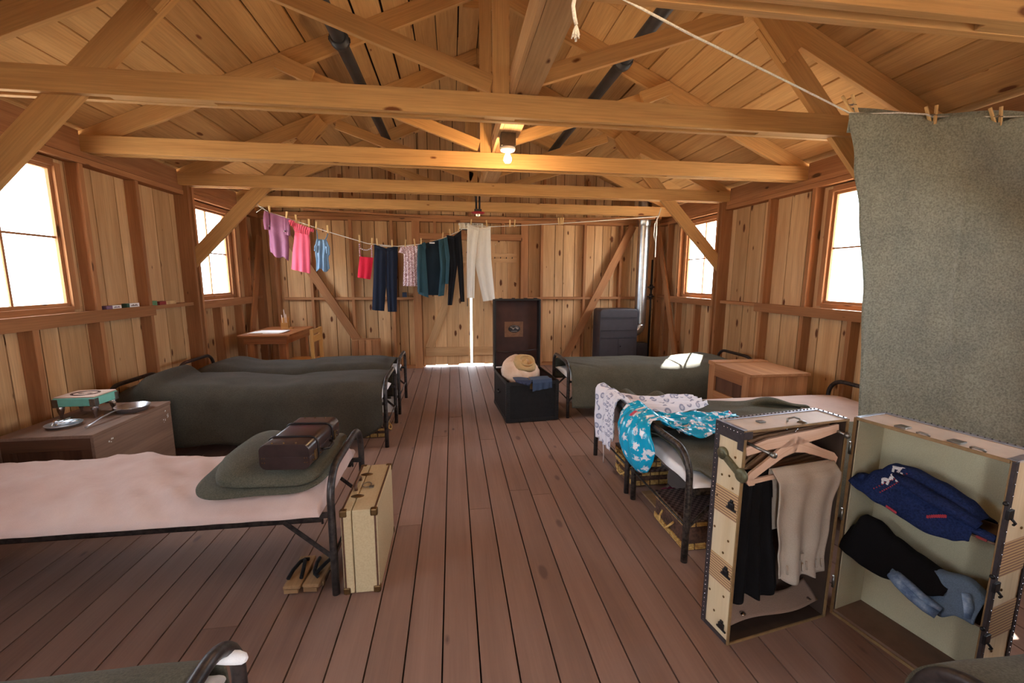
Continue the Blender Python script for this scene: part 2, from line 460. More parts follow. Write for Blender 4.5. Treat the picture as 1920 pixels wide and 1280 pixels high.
def bdiag(nm, p0, p1, w=.12, t=.03, y=YB - D - .018):
    MB().beam((p0[0], y, p0[1]), (p1[0], y, p1[1]), t, w, up=(1, 0, 0)).build(nm, M_stud, wb, bevel=.002)
bdiag('diagonal_brace', (-2.46, 2.2), (-1.16, .02)); bdiag('diagonal_brace', (2.83, 2.2), (1.72, .02))
MB().beam((XL + .11, YB - .12, 1.95), (XL + .11, 6.02, .3), .03, .11, up=(0, 1, 0)).build('diagonal_brace', M_stud, wl, bevel=.002)
MB().beam((XR - .11, YB - .1, 2.1), (XR - .11, 5.78, .02), .03, .11, up=(0, 1, 0)).build('diagonal_brace', M_stud, wr, bevel=.002)
# door surround and header bay
for a in (DX0 - .115, DX1 + .0):
    bpart('door_post', (a, YB - .1, 0), (a + .115, YB, 2.205))
bpart('door_header', (DX0, YB - .1, DZ + .02), (DX1, YB, DZ + .11))
for x in (-.27, .15, .75): bpart('cripple_stud', (x, YB - D, DZ + .11), (x + .045, YB, 2.205))
# gable studs
for x in (-1.6, -.9, .25, 1.4, 2.1): bpart('gable_stud', (x, YB - .05, 2.30), (x + .04, YB, ROOF(x, .02) if x < CX else ROOF(x + .04, .02)))

# ---- back double door
def leaf(nm, x0, x1, hinge_left, seed):
    rng = random.Random(seed); m = MB(); n = 4; w = (x1 - x0) / n
    for i in range(n):
        zb = rng.choice([.018, .022, .03, .04])
        m.board((x0 + i * w + .0015, YB + .0, zb), (x0 + (i + 1) * w - .0015, YB + .022, DZ), axis=2)
    o = tag(m.build(nm, M_wall), 'plank door leaf braced with a Z of boards', kind='structure')
    for i in range(1, n): MB().board((x0 + i * w - .03, YB + .0225, .03), (x0 + i * w + .03, YB + .032, DZ - .035)).build('batten', M_dark, o)
    for z in (.17, 1.62): MB().board((x0 + .03, YB - .022, z), (x1 - .04, YB - .001, z + .14), axis=0).build('ledge_board', M_wall, o, bevel=.002)
    (a, b) = ((x0 + .09, .31), (x1 - .12, 1.62)) if hinge_left else ((x1 - .09, .31), (x0 + .12, 1.62))
    MB().beam((a[0], YB - .012, a[1]), (b[0], YB - .012, b[1]), .02, .12, up=(1, 0, 0)).build('diagonal_board', M_wall, o, bevel=.002)
    return o
for a, b, c_, e_ in ((DX0 - .01, DX0 + .035, 0, DZ), (DX1 - .035, DX1 + .01, 0, DZ), (DX0 + .0352, DX1 - .0352, DZ - .03, DZ + .02)):
    bpart('door_stop', (a, YB + .0225, c_), (b, YB + .045, e_))
d1 = leaf('door_1', DX0 + .01, .268, True, 4); d2 = leaf('door_2', .298, DX1 - .01, False, 9)
MB().tube([(.225, YB - .03, .95), (.225, YB - .05, .97), (.225, YB - .05, 1.05), (.225, YB - .03, 1.07)], .006).build('door_handle', M_black, d1)

for k in range(5): MB().tube([(.56 + k * .09, YB - .022, 1.69), (.56 + k * .09, YB - .05, 1.685), (.56 + k * .09, YB - .06, 1.70)], .006, 6).build('coat_hook', M_black, d2)
for p, q in (((-1.95, 6.2, 2.272), (-.45, 6.60, 2.272)), ((3.0, 6.2, 2.272), (1.1, 6.60, 2.272))): MB().beam(p, q, .09, .022).build('wind_brace', M_stud, wb, bevel=.002)

# ---- roof deck
dk = MB()
for sgn in (-1, 1):
    tot = 3.2; d = 0.0; i = 0; rng = random.Random(31 + sgn)
    while d < tot:
        w = rng.choice([.19, .2, .21]); d2 = min(d + w, tot)
        y = YF - .2 - rng.uniform(0, 3)
        while y < YB + .2:
            L = rng.uniform(7, 9); ya, yb = max(y, YF - .2), min(y + L, YB + .2); y += L
            if yb - ya < .05: continue
            p = lambda dd, off: (CX + sgn * dd, 2.572 + .44 * (2.462 - dd) + off)
            g_ = rng.choice([.004, .007, .010]); (xa, za), (xb, zb) = p(d + g_, .152), p(d2 - g_, .152)
            c8 = []
            for q in range(8):
                xx, zz = ((xb, zb) if q & 2 else (xa, za)); c8.append((xx, (yb - .002) if q & 1 else ya, zz + (.02 if q & 4 else 0)))
            if sgn > 0: c8 = [c8[q ^ 1] for q in range(8)]
            dk.hexa(c8, yb - ya, d2 - d, .02)
        d = d2
co = tag(dk.build('ceiling', M_deck), 'board roof deck seen from below', kind='structure')
rf = MB()
for sgn in (-1, 1):
    a, b = (CX, ROOF(CX, .18)), (CX + sgn * 3.45, 2.572 + .44 * (2.462 - 3.45) + .18)
    rf.prism([(a[0], YF - .25, a[1]), (b[0], YF - .25, b[1]), (b[0], YF - .25, b[1] + .02), (a[0], YF - .25, a[1] + .02)], (0, YB - YF + .5, 0))
rf.build('roofing', M_dark, co)

# ---- roof trusses
def truss(Y, label, brace, cleat=False, hidden=False, king=.25):
    t = thing('roof_truss', label, 'roof truss', (CX, Y, 2.30), 'timber roof trusses')
    seed = random.Random(int(Y * 100))
    def P(nm, mb): return mb.build(nm, M_truss, t, bevel=.002)
    for dy in (0, .078): P('bottom_chord', MB().board((XL + .0, Y + dy, 2.30), (XR - .0, Y + dy + .036, 2.425)))
    yc = Y + .057
    # spacer blocks between the two plies
    for x0, x1 in ((-1.75, -1.25), (.2, .38), (1.95, 2.5)): P('spacer_block', MB().board((x0, Y + .0365, 2.302), (x1, Y + .0775, 2.42)))
    for sg in (-1, 1):
        x0, x1 = CX, CX + sg * 3.08
        q = lambda x, o: (x, Y + .038, ROOF(x, o))
        P('rafter', MB().prism([q(x1, 0), q(x0 + sg * .002, 0), q(x0 + sg * .002, .15), q(x1, .15)][::1], (0, .038, 0)))
        xr = CX + sg * 1.48; xk = CX + sg * .055
        zk = 2.47
        P('web', MB().beam((xk, yc, zk + .02), (xr, yc, ROOF(xr) - .03), .036, .095, up=(0, 0, 1)))
        if brace:
            xa, za = (XL + .05, 1.508) if sg < 0 else (XR - .05, 1.508)
            xb = CX + sg * 1.64; zb = 2.945
            P('knee_brace', MB().beam((xa, yc, za), (xb, yc, zb), .038, .135, up=(0, 0, 1)))
            P('cleat', MB().beam((CX + sg * 1.82, Y - .002 + .02, 2.76), (CX + sg * 1.60, Y + .018, 2.99), .034, .135, up=(0, 0, 1)))
        if cleat:
            P('cleat', MB().beam((CX + sg * 1.62, Y + .02, 3.035), (CX + sg * 1.36, Y + .02, 2.93), .034, .11, up=(0, 0, 1)))
    P('king_post', MB().board((king, Y + .039, 2.425), (king + .095, Y + .0765, ROOF(CX) - .02)))
    P('peak_gusset', MB().board((.12, Y + .0765, 3.56), (.47, Y + .1, 3.67)))
    return t
truss(TR[1], 'timber roof truss nearest the camera, cut off at top right', True)
truss(TR[2], 'roof truss with the long beam crossing just in front of the lit bulb', True)
truss(TR[3], 'roof truss right behind the lit light bulb', False, True)
truss(TR[4], 'braced roof truss whose diagonals land on the wall posts beyond the windows', True, king=.2)
truss(TR[5], 'last roof truss, holding the washing line before the back wall', False, king=.2)

# ---- board raceway along the middle that carries the lights
rb = MB().board((.375, YF + .05, 2.428), (.508, YB - .05, 2.452)).board((.350, YF + .05, 2.43), (.373, YB - .05, 2.57))
ro = rb.build('ceiling_raceway', M_wall, loc=(.43, 2.6, 2.43)); tag(ro, 'long boxed board running down the room under the ridge', 'board')

# ---- sprinkler pipes under the rafters
M_pipe = plain('sprinkler_pipe', s2l(62, 62, 66), rough=.5, metal=.4, scale=8)
for x, lab in ((-.79, 'black iron pipe under the roof left of the ridge'), (1.385, 'black iron pipe under the roof right of the ridge')):
    t = thing('ceiling_pipe', lab, 'pipe', (x, 2.6, 3.08), 'pipes under the roof')
    z = ROOF(x) - .075
    MB().tube([(x, YF + .05, z), (x, YB - .3, z)], .048, 16).build('pipe_run', M_pipe, t)
    for y in (.4, 3.55, 4.7):
        MB().lathe([(.05, -.05), (.062, -.05), (.064, -.02), (.07, -.018), (.07, .018), (.064, .02), (.062, .05), (.05, .05)], (x, y, z), 16, axis=(0, 1, 0)).board((x - .075, y - .015, z - .012), (x - .055, y + .015, z + .012)).board((x + .055, y - .015, z - .012), (x + .075, y + .015, z + .012)).build('coupling', M_pipe, t)

# ---- light bulb fixture
M_bulb = emit('lit_bulb', (1.0, .66, .34), 250)
M_bulb2 = emit('weaker_bulb', (1.0, .72, .44), 130)
M_porc = plain('porcelain', s2l(240, 232, 215), rough=.3, noise_amt=.02)
M_box = plain('junction_box_steel', s2l(92, 82, 70), rough=.5, metal=.6)
def lamp(y, label, mb):
    t = thing('ceiling_lamp', label, 'lamp', (.42, y, 2.427), None)
    MB().board((.365, y - .05, 2.335), (.475, y + .05, 2.427)).build('junction_box', M_box, t, bevel=.004)
    MB().lathe([(.0, 2.334), (.056, 2.334), (.058, 2.325), (.05, 2.31), (.03, 2.305), (.022, 2.30), (0, 2.30)], (.42, y, 0), 24).build('lamp_holder', M_porc, t)
    MB().lathe([(.0, 2.225), (.018, 2.229), (.028, 2.243), (.028, 2.258), (.02, 2.278), (.013, 2.292), (.012, 2.3)], (.42, y, 0), 20).build('bulb', mb, t)
lamp(3.30, 'lit bare bulb in a porcelain holder under the middle board', M_bulb)
lamp(.86, 'bare bulb in a porcelain holder above the viewer', M_bulb2)

tag(MB().board((.88, 7.65, -.3), (1.18, 7.72, 2.6)).build('sun_block_post', M_stud, loc=(1.0, 7.7, -.3)), 'unseen added post outside that keeps the sun off the back door gap', kind='structure')  # added out of view: stops the sun streaking through the door gap
# ================================================================ army cots
M_iron = plain('bed_iron', s2l(74, 66, 64), rough=.42, metal=.55, scale=40, c2=s2l(46, 42, 42))
M_iron_worn = plain('bed_iron_worn', s2l(88, 78, 72), rough=.42, metal=.6, scale=55, c2=s2l(38, 34, 34))
M_sheet = cloth('mattress_ticking', s2l(214, 190, 182), fuzz=.05, weave=500, blotch=3.0, c2=s2l(198, 168, 158), bump=.12, sheen=.1)
M_sheetw = cloth('white_sheet', s2l(236, 232, 232), fuzz=.05, weave=500, blotch=4.0, bump=.12, sheen=.1)
M_olive = cloth('army_blanket', s2l(97, 93, 79), fuzz=.2, weave=190, blotch=6, bump=.5, sheen=.05)
M_olive_d = cloth('dark_army_blanket', s2l(76, 69, 58), fuzz=.2, weave=190, blotch=6, bump=.5, sheen=.04)
NZ = lambda x, y, s, k=0.0: noise.noise((x * s, y * s, k))

def u_rail(x, y0, y1, ztop, r=.0165, rad=.13):
    pts = [(x, y0, 0.0), (x, y0, .2), (x, y0, ztop - rad)]
    for i in range(1, 9):
        a = PI / 2 * i / 8; pts.append((x, y0 + rad - rad * math.cos(a), ztop - rad + rad * math.sin(a)))
    for i in range(0, 9):
        a = PI / 2 * i / 8; pts.append((x, y1 - rad + rad * math.sin(a), ztop - rad + rad * math.cos(a)))
    pts += [(x, y1, .2), (x, y1, 0)]
    return MB().tube(pts, r, 12)

def pad(x0, x1, y0, y1, zb, ztop, nu=60, nv=28, edge=.035, wob=0.0):
    m = MB()
    cu = lambda t: .5 - .5 * math.cos(PI * t)
    def top(u, v):
        uu, vv = cu(u), cu(v)
        x = x0 + (x1 - x0) * uu; y = y0 + (y1 - y0) * vv
        e = min(x - x0, x1 - x, y - y0, y1 - y); k = min(1, max(0, e / edge)) ; k = math.sqrt(1 - (1 - k) ** 2)
        z = zb + (ztop(x, y) - zb) * (.12 + .88 * k)
        if wob: 
            x += NZ(x, y, 9, 3) * wob; y += NZ(x, y, 9, 8) * wob
        return (x, y, z)
    m.grid(top, nu, nv)
    def bot(u, v):
        x, y, _ = top(u, v); return (x, y, zb)
    m.grid(bot, nu, nv, flip=True)
    for f, fl in ((lambda u, v: (top(u, 0)[0], top(u, 0)[1], zb + (top(u, 0)[2] - zb) * v), False), (lambda u, v: (top(u, 1)[0], top(u, 1)[1], zb + (top(u, 1)[2] - zb) * v), True)):
        m.grid(f, nu, 1, flip=fl)
    for f, fl in ((lambda u, v: (top(0, u)[0], top(0, u)[1], zb + (top(0, u)[2] - zb) * v), True), (lambda u, v: (top(1, u)[0], top(1, u)[1], zb + (top(1, u)[2] - zb) * v), False)):
        m.grid(f, nv, 1, flip=fl)
    return m

def sheet_top(zc, crown, amp, seed):
    def f(x, y, y0, y1):
        t = (y - y0) / (y1 - y0); z = zc - crown * abs(2 * t - 1) ** 2.6
        a = x * .75 + y; b = x * .75 - y
        w = NZ(a * 1.0, b * .35, 3.0, seed) * .6 + (1 - abs(NZ(a * 1.2, b * .3, 5.5, seed + 4)) * 2.6) * .3 + (1 - abs(NZ(a * .5, b * 1.1, 4.2, seed + 9)) * 2.6) * .18 + NZ(x, y, 13, seed) * .12
        w *= min(1, min(y - y0, y1 - y) / .12 + .25)
        return z + amp * w
    return f

def bed(label, xf, xh, y0, y1, sheet=None, top=.45, crown=.05, amp=.012, iron=None, seed=1, edge=.02, mw=.02):
    iron = iron or M_iron
    t = thing('army_cot', label, 'bed', (xf, (y0 + y1) / 2, 0), 'iron army cots')
    s = 1 if xh > xf else -1
    u_rail(xf, y0, y1, .56).build('foot_rail', iron, t)
    u_rail(xh, y0, y1, .56).build('head_rail', iron, t)
    for x in (xf, xh): MB().tube([(x, y0, .185), (x, y1, .185)], .006, 8).build('cross_rod', iron, t)
    for y in (y0 + .02, y1 - .02):
        m = MB(); e = .02 if y < (y0 + y1) / 2 else -.02
        m.board((min(xf + s * .05, xh - s * .05), min(y, y + e * .15), .332), (max(xf + s * .05, xh - s * .05), max(y, y + e * .15), .384))
        m.board((min(xf + s * .05, xh - s * .05), min(y, y + e), .332), (max(xf + s * .05, xh - s * .05), max(y, y + e), .335))
        for xx, d in ((xf, s), (xh, -s)):
            m.board((min(xx, xx + d * .055), min(y - .012, y + .001), .355), (max(xx, xx + d * .055), max(y - .012, y + .001), .378))
            m.tube([(xx + d * .045, y, .325), (xx + d * .045, y, .37)], .005, 6)
        m.build('side_rail', iron, t)
        for xx, d in ((xf, s), (xh, -s)): MB().beam((xx + d * .012, y - .012, .175), (xx + d * .2, y - .004, .345), .004, .02).build('brace', iron, t)
    MB().board((min(xf, xh) + .06, y0 + .045, .372), (max(xf, xh) - .06, y1 - .045, .380)).build('spring_base', M_black, t)
    f = sheet_top(top, crown, amp, seed)
    mb = pad(min(xf, xh) + .02, max(xf, xh) - .04, y0 - mw, y1 + mw, .386, lambda x, y: f(x, y, y0 - mw, y1 + mw), 110, 40, edge, .006)
    mb.build('mattress', sheet or M_sheet, t)
    return t

bed('iron cot with the bare pinkish mattress, brown suitcase at its foot', -.53, -2.55, 1.79, 2.40, top=.478, crown=.074, amp=.058, seed=3, mw=.035, edge=.012)
bed('iron cot under a dark blanket beside the plywood crate', -.555, -2.56, 3.46, 4.06, M_sheetw, top=.44, seed=5)
bed('farthest iron cot on the left, in front of the desk', -.555, -2.58, 4.33, 4.94, M_sheetw, top=.44, seed=7)
bed('iron cot under a green blanket beside the open black trunk', 1.12, 3.12, 4.00, 4.62, M_sheetw, top=.43, seed=9)
bed('iron cot with the white robe hung over its foot rail', 1.10, 3.12, 2.48, 3.09, top=.455, crown=.04, seed=11, iron=M_iron)
bed('iron cot with the turquoise robe, nearest behind the wardrobe trunk', 1.11, 3.12, 1.79, 2.40, M_sheetw, top=.43, crown=.03, seed=13, iron=M_iron_worn, mw=.01)
b0 = bed('cot cut off by the bottom left corner, only its curved rail showing', -.535, -2.5, .39, 1.0, M_sheetw, top=.46, seed=15)
bed('cot cut off by the bottom right corner under a gray-green blanket', 1.05, 3.0, .11, .72, M_sheetw, top=.44, seed=17)

def smooth_path(ctrl, n):
    """resample a (y,z) control polyline with rounded corners into n+1 points"""
    P = [V((a, b, 0)) for a, b in ctrl]; D = [0]
    for i in range(1, len(P)): D.append(D[-1] + (P[i] - P[i - 1]).length)
    L = D[-1]
    def at(s):
        s = min(max(s, 0), L)
        for i in range(1, len(P)):
            if s <= D[i] + 1e-9:
                k = (s - D[i - 1]) / max(1e-9, D[i] - D[i - 1]); return P[i - 1].lerp(P[i], k)
        return P[-1]
    out = []
    for i in range(n + 1):
        s = L * i / n; acc = V((0, 0, 0)); R = .045
        for q in (-1, -.5, 0, .5, 1): acc += at(s + q * R)
        out.append(acc / 5)
    out[0] = P[0]; out[-1] = P[-1]
    return out

def drape(name, mat, label, xa, xb, prof, amp=.01, seed=0, nu=110, nv=54, group=None, thick=.009, cat='blanket', skew=None, loc=None, wfun=None):
    m = MB(); cols = []
    for i in range(nu + 1):
        u = i / nu; x = xa + (xb - xa) * u; cols.append(smooth_path(prof(x, u), nv))
    def fn(u, v):
        i = round(u * nu); j = round(v * nv); p = cols[i][j]; x = xa + (xb - xa) * u
        q0, q1 = cols[i][max(0, j - 1)], cols[i][min(nv, j + 1)]; t = (q1 - q0).normalized()
        n = V((-t.y, t.x, 0)); n = n if n.y > 0 or abs(n.y) < .4 else -n
        w = NZ(x, v * 1.3, 3.2, seed) * .7 + NZ(x + v, v - x * .5, 7, seed + 3) * .3
        if wfun: w += wfun(x, u, v)
        d = amp * w
        sx = skew(u, v) if skew else 0
        return (x + sx, p.x + n.x * d, p.y + n.y * d)
    m.grid(fn, nu, nv, flip=(xb < xa))
    l = loc or ((xa + xb) / 2, cols[nu // 2][nv // 2].x, cols[nu // 2][nv // 2].y)
    o = m.build(name, mat, solid=thick, loc=l, offset=1 if False else -1)
    return tag(o, label, cat, group)

def lerpz(x, tab):
    for (a, za), (b, zb) in zip(tab, tab[1:]):
        if a <= x <= b:
            k = (x - a) / (b - a); k = k * k * (3 - 2 * k); return za + (zb - za) * k
    return tab[0][1] if x < tab[0][0] else tab[-1][1]

L2z = [(-2.6, .50), (-2.42, .56), (-2.31, .64), (-2.2, .565), (-1.95, .565), (-1.6, .535), (-1.45, .525), (-1.2, .545), (-.95, .555), (-.6, .55)]
def p_L2(x, u):
    z = lerpz(x, L2z); b = .03 * math.sin(x * 7) + .02 * math.sin(x * 17 + 1)
    zh = .105 + .012 * math.sin(x * 9)
    if x > -.76: zh += .10 * ((x + .76) / .19) ** 2
    return [(3.385 + b * .6, zh), (3.40 + b * .4, .3), (3.425, z - .07), (3.5, z - .012), (3.76, z), (4.04, z - .015), (4.105, z - .07), (4.12, .25)]
drape('blanket', M_olive_d, 'dark blanket covering the cot behind the plywood crate', -2.50, -.575, p_L2, .014, 2, group='blankets spread over the cots')
L3z = [(-2.6, .48), (-2.28, .555), (-2.0, .51), (-1.6, .50), (-1.38, .525), (-1.17, .535), (-.85, .535), (-.6, .505)]
def p_L3(x, u):
    z = lerpz(x, L3z); return [(4.275, .18), (4.285, .3), (4.30, z - .07), (4.38, z - .012), (4.63, z), (4.9, z - .012), (4.98, z - .07), (4.99, .25)]
drape('blanket', M_olive_d, 'dark blanket on the farthest left cot, in front of the desk', -2.44, -.63, p_L3, .013, 6, group='blankets spread over the cots')
R1z = [(1.1, .52), (1.16, .525), (1.5, .52), (1.97, .525), (2.34, .505), (2.68, .53), (2.82, .55), (3.1, .48)]
def p_R1(x, u):
    z = lerpz(x, R1z); zh = .125 + .01 * math.sin(x * 8)
    return [(3.925 + .012 * math.sin(x * 9), zh), (3.935, .3), (3.955, z - .07), (4.03, z - .008), (4.3, z + .004), (4.6, z - .012), (4.67, z - .07), (4.68, .25)]
def w_R1(x, u, v):
    f = (x - 1.12) - (v - .42) * -.9
    return -1.6 * math.exp(-((v - .40 + (x - 1.3) * .55) / .018) ** 2) * math.exp(-((x - 1.27) / .16) ** 2) * 1.0
drape('blanket', M_olive, 'green blanket with a patch of sunlight, on the cot by the black trunk', 1.142, 3.02, p_R1, .012, 9, group='blankets spread over the cots', wfun=w_R1)

# R2: blanket bunched along the middle with its far edge folded back
def p_R2(x, u):
    k = max(0, 1 - (x - 1.14) / .5); yf = 3.02 - .10 * u - .34 * max(0, u - .25)
    bump = .085 * math.exp(-((x - 1.27) / .07) ** 2) + .06 * math.exp(-((x - 1.50) / .06) ** 2) + .06 * math.exp(-((x - 2.2) / .12) ** 2)
    z = .478
    return [(2.444, .40), (2.446, .46), (2.53, z + .006), (2.7, z + .006), (yf - .12, z + .012 + bump * .6), (yf - .03, z + .02 + bump), (yf, z + .012 + bump * .4), (yf - .01, z - .006)]
drape('blanket', M_olive, 'green blanket pushed back on the cot with the white robe', 1.15, 2.42, p_R2, .010, 14, group='blankets spread over the cots', skew=lambda u, v: .10 * u * (v - .3))
# R3: blanket over the cot nearest the trunk
def p_R3(x, u):
    z = .462; d = min(1, max(0, (x - 1.13) / .16)); yn = 1.78 + .12 * (1 - d); zh = z - .012 - .24 * min(1, max(0, (x - 1.20) / .25)); yn = yn if x > 1.2 else yn + .04
    return [(yn - .05, zh), (yn - .06, (zh + z) / 2), (yn - .02, z - .03), (yn + .07, z), (2.1, z + .012), (2.35, z), (2.425, z - .03), (2.43, .37)]
drape('blanket', M_olive, 'gray-green blanket under the turquoise robe', 1.145, 3.0, p_R3, .010, 19, group='blankets spread over the cots', skew=lambda u, v: (1 - u) * (.05 * math.sin(v * 3.1)))
# bottom corners
def p_B0(x, u): z = .505; return [(.34, .2), (.345, .4), (.41, z), (.68, z + .01), (.96, z), (1.04, .43), (1.05, .3)]
drape('blanket', M_olive, 'green blanket edge on the cot at the bottom left corner', -2.4, -.585, p_B0, .008, 23, group='blankets spread over the cots')
def p_R0(x, u): z = .525; return [(.04, .2), (.045, .4), (.12, z), (.40, z + .012), (.70, z + .008), (.765, .44), (.775, .2)]
drape('blanket', M_olive, 'gray-green blanket filling the bottom right corner', 1.08, 2.9, p_R0, .008, 27, group='blankets spread over the cots')

MB().tube([(-.562, .955, .505), (-.53, .955, .505), (-.512, .955, .503), (-.497, .953, .50), (-.49, .951, .499)], [.010, .015, .015, .012, .006], 12).build('sheet_corner', M_sheetw, b0)
# ================================================================ furniture and small things
M_ply = wood('worn_plywood', s2l(142, 114, 98), s2l(118, 92, 78), knots=.12, rough=.8, spread=.2)
M_plyd = wood('dark_plywood', s2l(104, 70, 52), s2l(74, 46, 32), knots=.1, rough=.8, spread=.2)
M_chest = wood('chest_wood', s2l(190, 138, 96), s2l(150, 98, 62), knots=.3, rough=.7, spread=.5)
M_desk = wood('desk_wood', s2l(176, 112, 66), s2l(134, 76, 40), knots=.2, rough=.55, spread=.3)
M_chair = wood('chair_wood', s2l(206, 150, 84), s2l(168, 112, 56), knots=.1, rough=.5, spread=.2)
M_alu = plain('dull_aluminium', s2l(186, 186, 190), rough=.3, metal=.9, scale=25, noise_amt=.06)
M_steel = plain('chrome', s2l(200, 200, 204), rough=.18, metal=1, noise_amt=.03)
M_brass = plain('old_brass', s2l(112, 84, 52), rough=.45, metal=.8, scale=40)
M_nick = plain('nickel', s2l(150, 146, 140), rough=.35, metal=.9, scale=40)
M_paper = plain('paper', s2l(236, 234, 232), rough=.9, noise_amt=.02)
M_wht_paint = plain('white_paint_spatter', s2l(226, 226, 224), rough=.8)

# ---- plywood crate between the cots
def boxparts(t, x0, x1, y0, y1, z0, z1): pass
t = thing('storage_crate', 'worn plywood crate with a frying pan, plate and green box on top', 'crate', (-2.26, 2.93, 0))
MB().board((-2.505, 2.595, .48), (-2.02, 3.275, .50), axis=1).build('top_board', M_ply, t, bevel=.003)
MB().board((-2.04, 2.602, 0), (-2.022, 3.27, .479), axis=1).build('side_panel', M_ply, t, bevel=.002)
MB().board((-2.503, 2.602, 0), (-2.485, 3.27, .479), axis=1).build('side_panel', M_ply, t, bevel=.002)
MB().board((-2.484, 3.25, 0), (-2.041, 3.268, .479)).build('back_panel', M_ply, t)
MB().board((-2.484, 2.63, 0), (-2.041, 2.645, .479)).build('front_panel', M_plyd, t)
MB().board((-2.484, 2.602, .41), (-2.041, 2.629, .479)).board((-2.484, 2.602, 0), (-2.041, 2.629, .06)).board((-2.484, 2.602, .06), (-2.43, 2.629, .41)).board((-2.095, 2.602, .06), (-2.041, 2.629, .41)).build('front_frame', M_plyd, t, bevel=.002)
m = MB(); rr = random.Random(5)
for (y, z, s) in ((2.72, .42, .016), (3.22, .43, .02), (3.19, .38, .012), (3.24, .40, .014)):
    for k in range(5): m.ball((-2.0215, y + rr.uniform(-s, s), z + rr.uniform(-s, s)), rr.uniform(.002, .006), 8, 4, sc=(.15, 1, 1))
m.build('paint_spatter', M_wht_paint, t)

# ---- green box with chrome feet
M_teal = plain('mint_enamel', s2l(118, 190, 176), rough=.45, scale=30, noise_amt=.05)
M_cream = plain('cream_lid', s2l(214, 184, 166), rough=.5, scale=30, noise_amt=.05)
M_ink = plain('dark_print', s2l(84, 52, 44), rough=.8)
t = thing('footed_box', 'mint green box with an oval mark on its lid and chrome feet', 'box', (-2.345, 3.01, .50))
x0, x1, y0, y1 = -2.462, -2.228, 2.915, 3.105
MB().board((x0, y0, .578), (x1, y1, .632)).build('body', M_teal, t, bevel=.006)
MB().board((x0 + .004, y0 + .004, .6325), (x1 - .004, y1 - .004, .640)).build('lid', M_cream, t, bevel=.003)
m = MB(); cx, cy = (x0 + x1) / 2, (y0 + y1) / 2
for r in (1.0, .84): m.tube([(cx + .075 * r * math.cos(a * PI / 20), cy + .06 * r * math.sin(a * PI / 20), .6405) for a in range(40)], .0018, 5, closed=True)
for k in range(26):
    a = PI * (1.1 + .8 * (k % 13) / 12) + (PI if k > 12 else 0)
    p = V((cx + .068 * math.cos(a), cy + .055 * math.sin(a), .6405)); d = V((math.cos(a), math.sin(a), 0)) * .0045
    m.tube([p - d, p + d], .0013 if k % 3 else .002, 5)
for k in range(9): m.board((cx - .04 + k * .009, cy - .006 - .004 * math.sin(k), .640), (cx - .035 + k * .009, cy + .006, .6412))
m.build('oval_print', M_ink, t)
for ax in (x0, x1):
    for ay in (y0, y1):
        sx, sy = (1 if ax == x0 else -1), (1 if ay == y0 else -1)
        m = MB().board((min(ax - sx * .002, ax + sx * .03), min(ay - sy * .002, ay + sy * .004), .574), (max(ax - sx * .002, ax + sx * .03), max(ay - sy * .002, ay + sy * .004), .626))
        m.board((min(ax - sx * .002, ax + sx * .004), min(ay, ay + sy * .03), .574), (max(ax - sx * .002, ax + sx * .004), max(ay, ay + sy * .03), .626))
        m.build('corner_plate', M_nick, t, bevel=.001)
        MB().lathe([(.006, .50), (.008, .502), (.007, .512), (.014, .535), (.019, .556), (.02, .572), (.018, .578)], (ax + sx * .022, ay + sy * .022, 0), 16).build('foot', M_steel, t)

# ---- frying pan and plate with cutlery
t = thing('frying_pan', 'small aluminium frying pan with a thin handle on the crate', 'pan', (-2.12, 3.06, .50))
MB().lathe([(0, .503), (.066, .503), (.074, .506), (.092, .536), (.096, .537), (.0945, .533), (.077, .502), (.07, .5005), (0, .5005)], (-2.12, 3.06, 0), 36).build('pan_bowl', M_alu, t)
MB().tube([(-2.132, 2.972, .534), (-2.135, 2.93, .540), (-2.138, 2.84, .531), (-2.138, 2.76, .515), (-2.137, 2.71, .508)], [.009, .007, .006, .007, .009], 8, flat=.4).build('handle', M_alu, t)
t = thing('tin_plate', 'shallow tin plate at the front edge of the crate', 'plate', (-2.30, 2.775, .50))
MB().lathe([(0, .503), (.058, .503), (.066, .506), (.082, .519), (.085, .519), (.083, .516), (.068, .502), (.06, .5005), (0, .5005)], (-2.30, 2.775, 0), 36).build('plate_dish', M_alu, t)
def spoon(nm, label, p, q, z, bowl=True):
    p, q = V((*p, z)), V((*q, z + .008)); d = (q - p).normalized(); t = thing(nm, label, nm, tuple(p))
    MB().tube([p, p.lerp(q, .4) + V((0, 0, .004)), q - d * .035], [.0045, .0025, .003], 8, flat=.5).build('handle', M_steel, t)
    s = V((-d.y, d.x, 0))
    if bowl:
        m = MB(); m.ball((0, 0, 0), 1, 14, 7)
        m.v = [tuple(q - d * .018 + d * (a * .024) + s * (b * .016) + V((0, 0, c * .004))) for a, b, c in m.v]
        m.build('bowl', M_steel, t)
    else:
        m = MB(); m.beam(q - d * .036, q - d * .022, .02, .002)
        for k in range(4): m.tube([q - d * .022 + s * (-.0085 + .0057 * k), q + d * .014 + s * (-.0085 + .0057 * k) + V((0, 0, .002))], .0013, 6)
        m.build('tines', M_steel, t)
spoon('spoon', 'spoon lying bowl towards the pan on the tin plate', (-2.335, 2.735), (-2.26, 2.825), .513)
spoon('fork', 'fork with its tines over the rim of the tin plate', (-2.30, 2.72), (-2.325, 2.845), .521, False)
spoon('spoon', 'second spoon behind the fork on the tin plate', (-2.31, 2.705), (-2.36, 2.81), .5215)

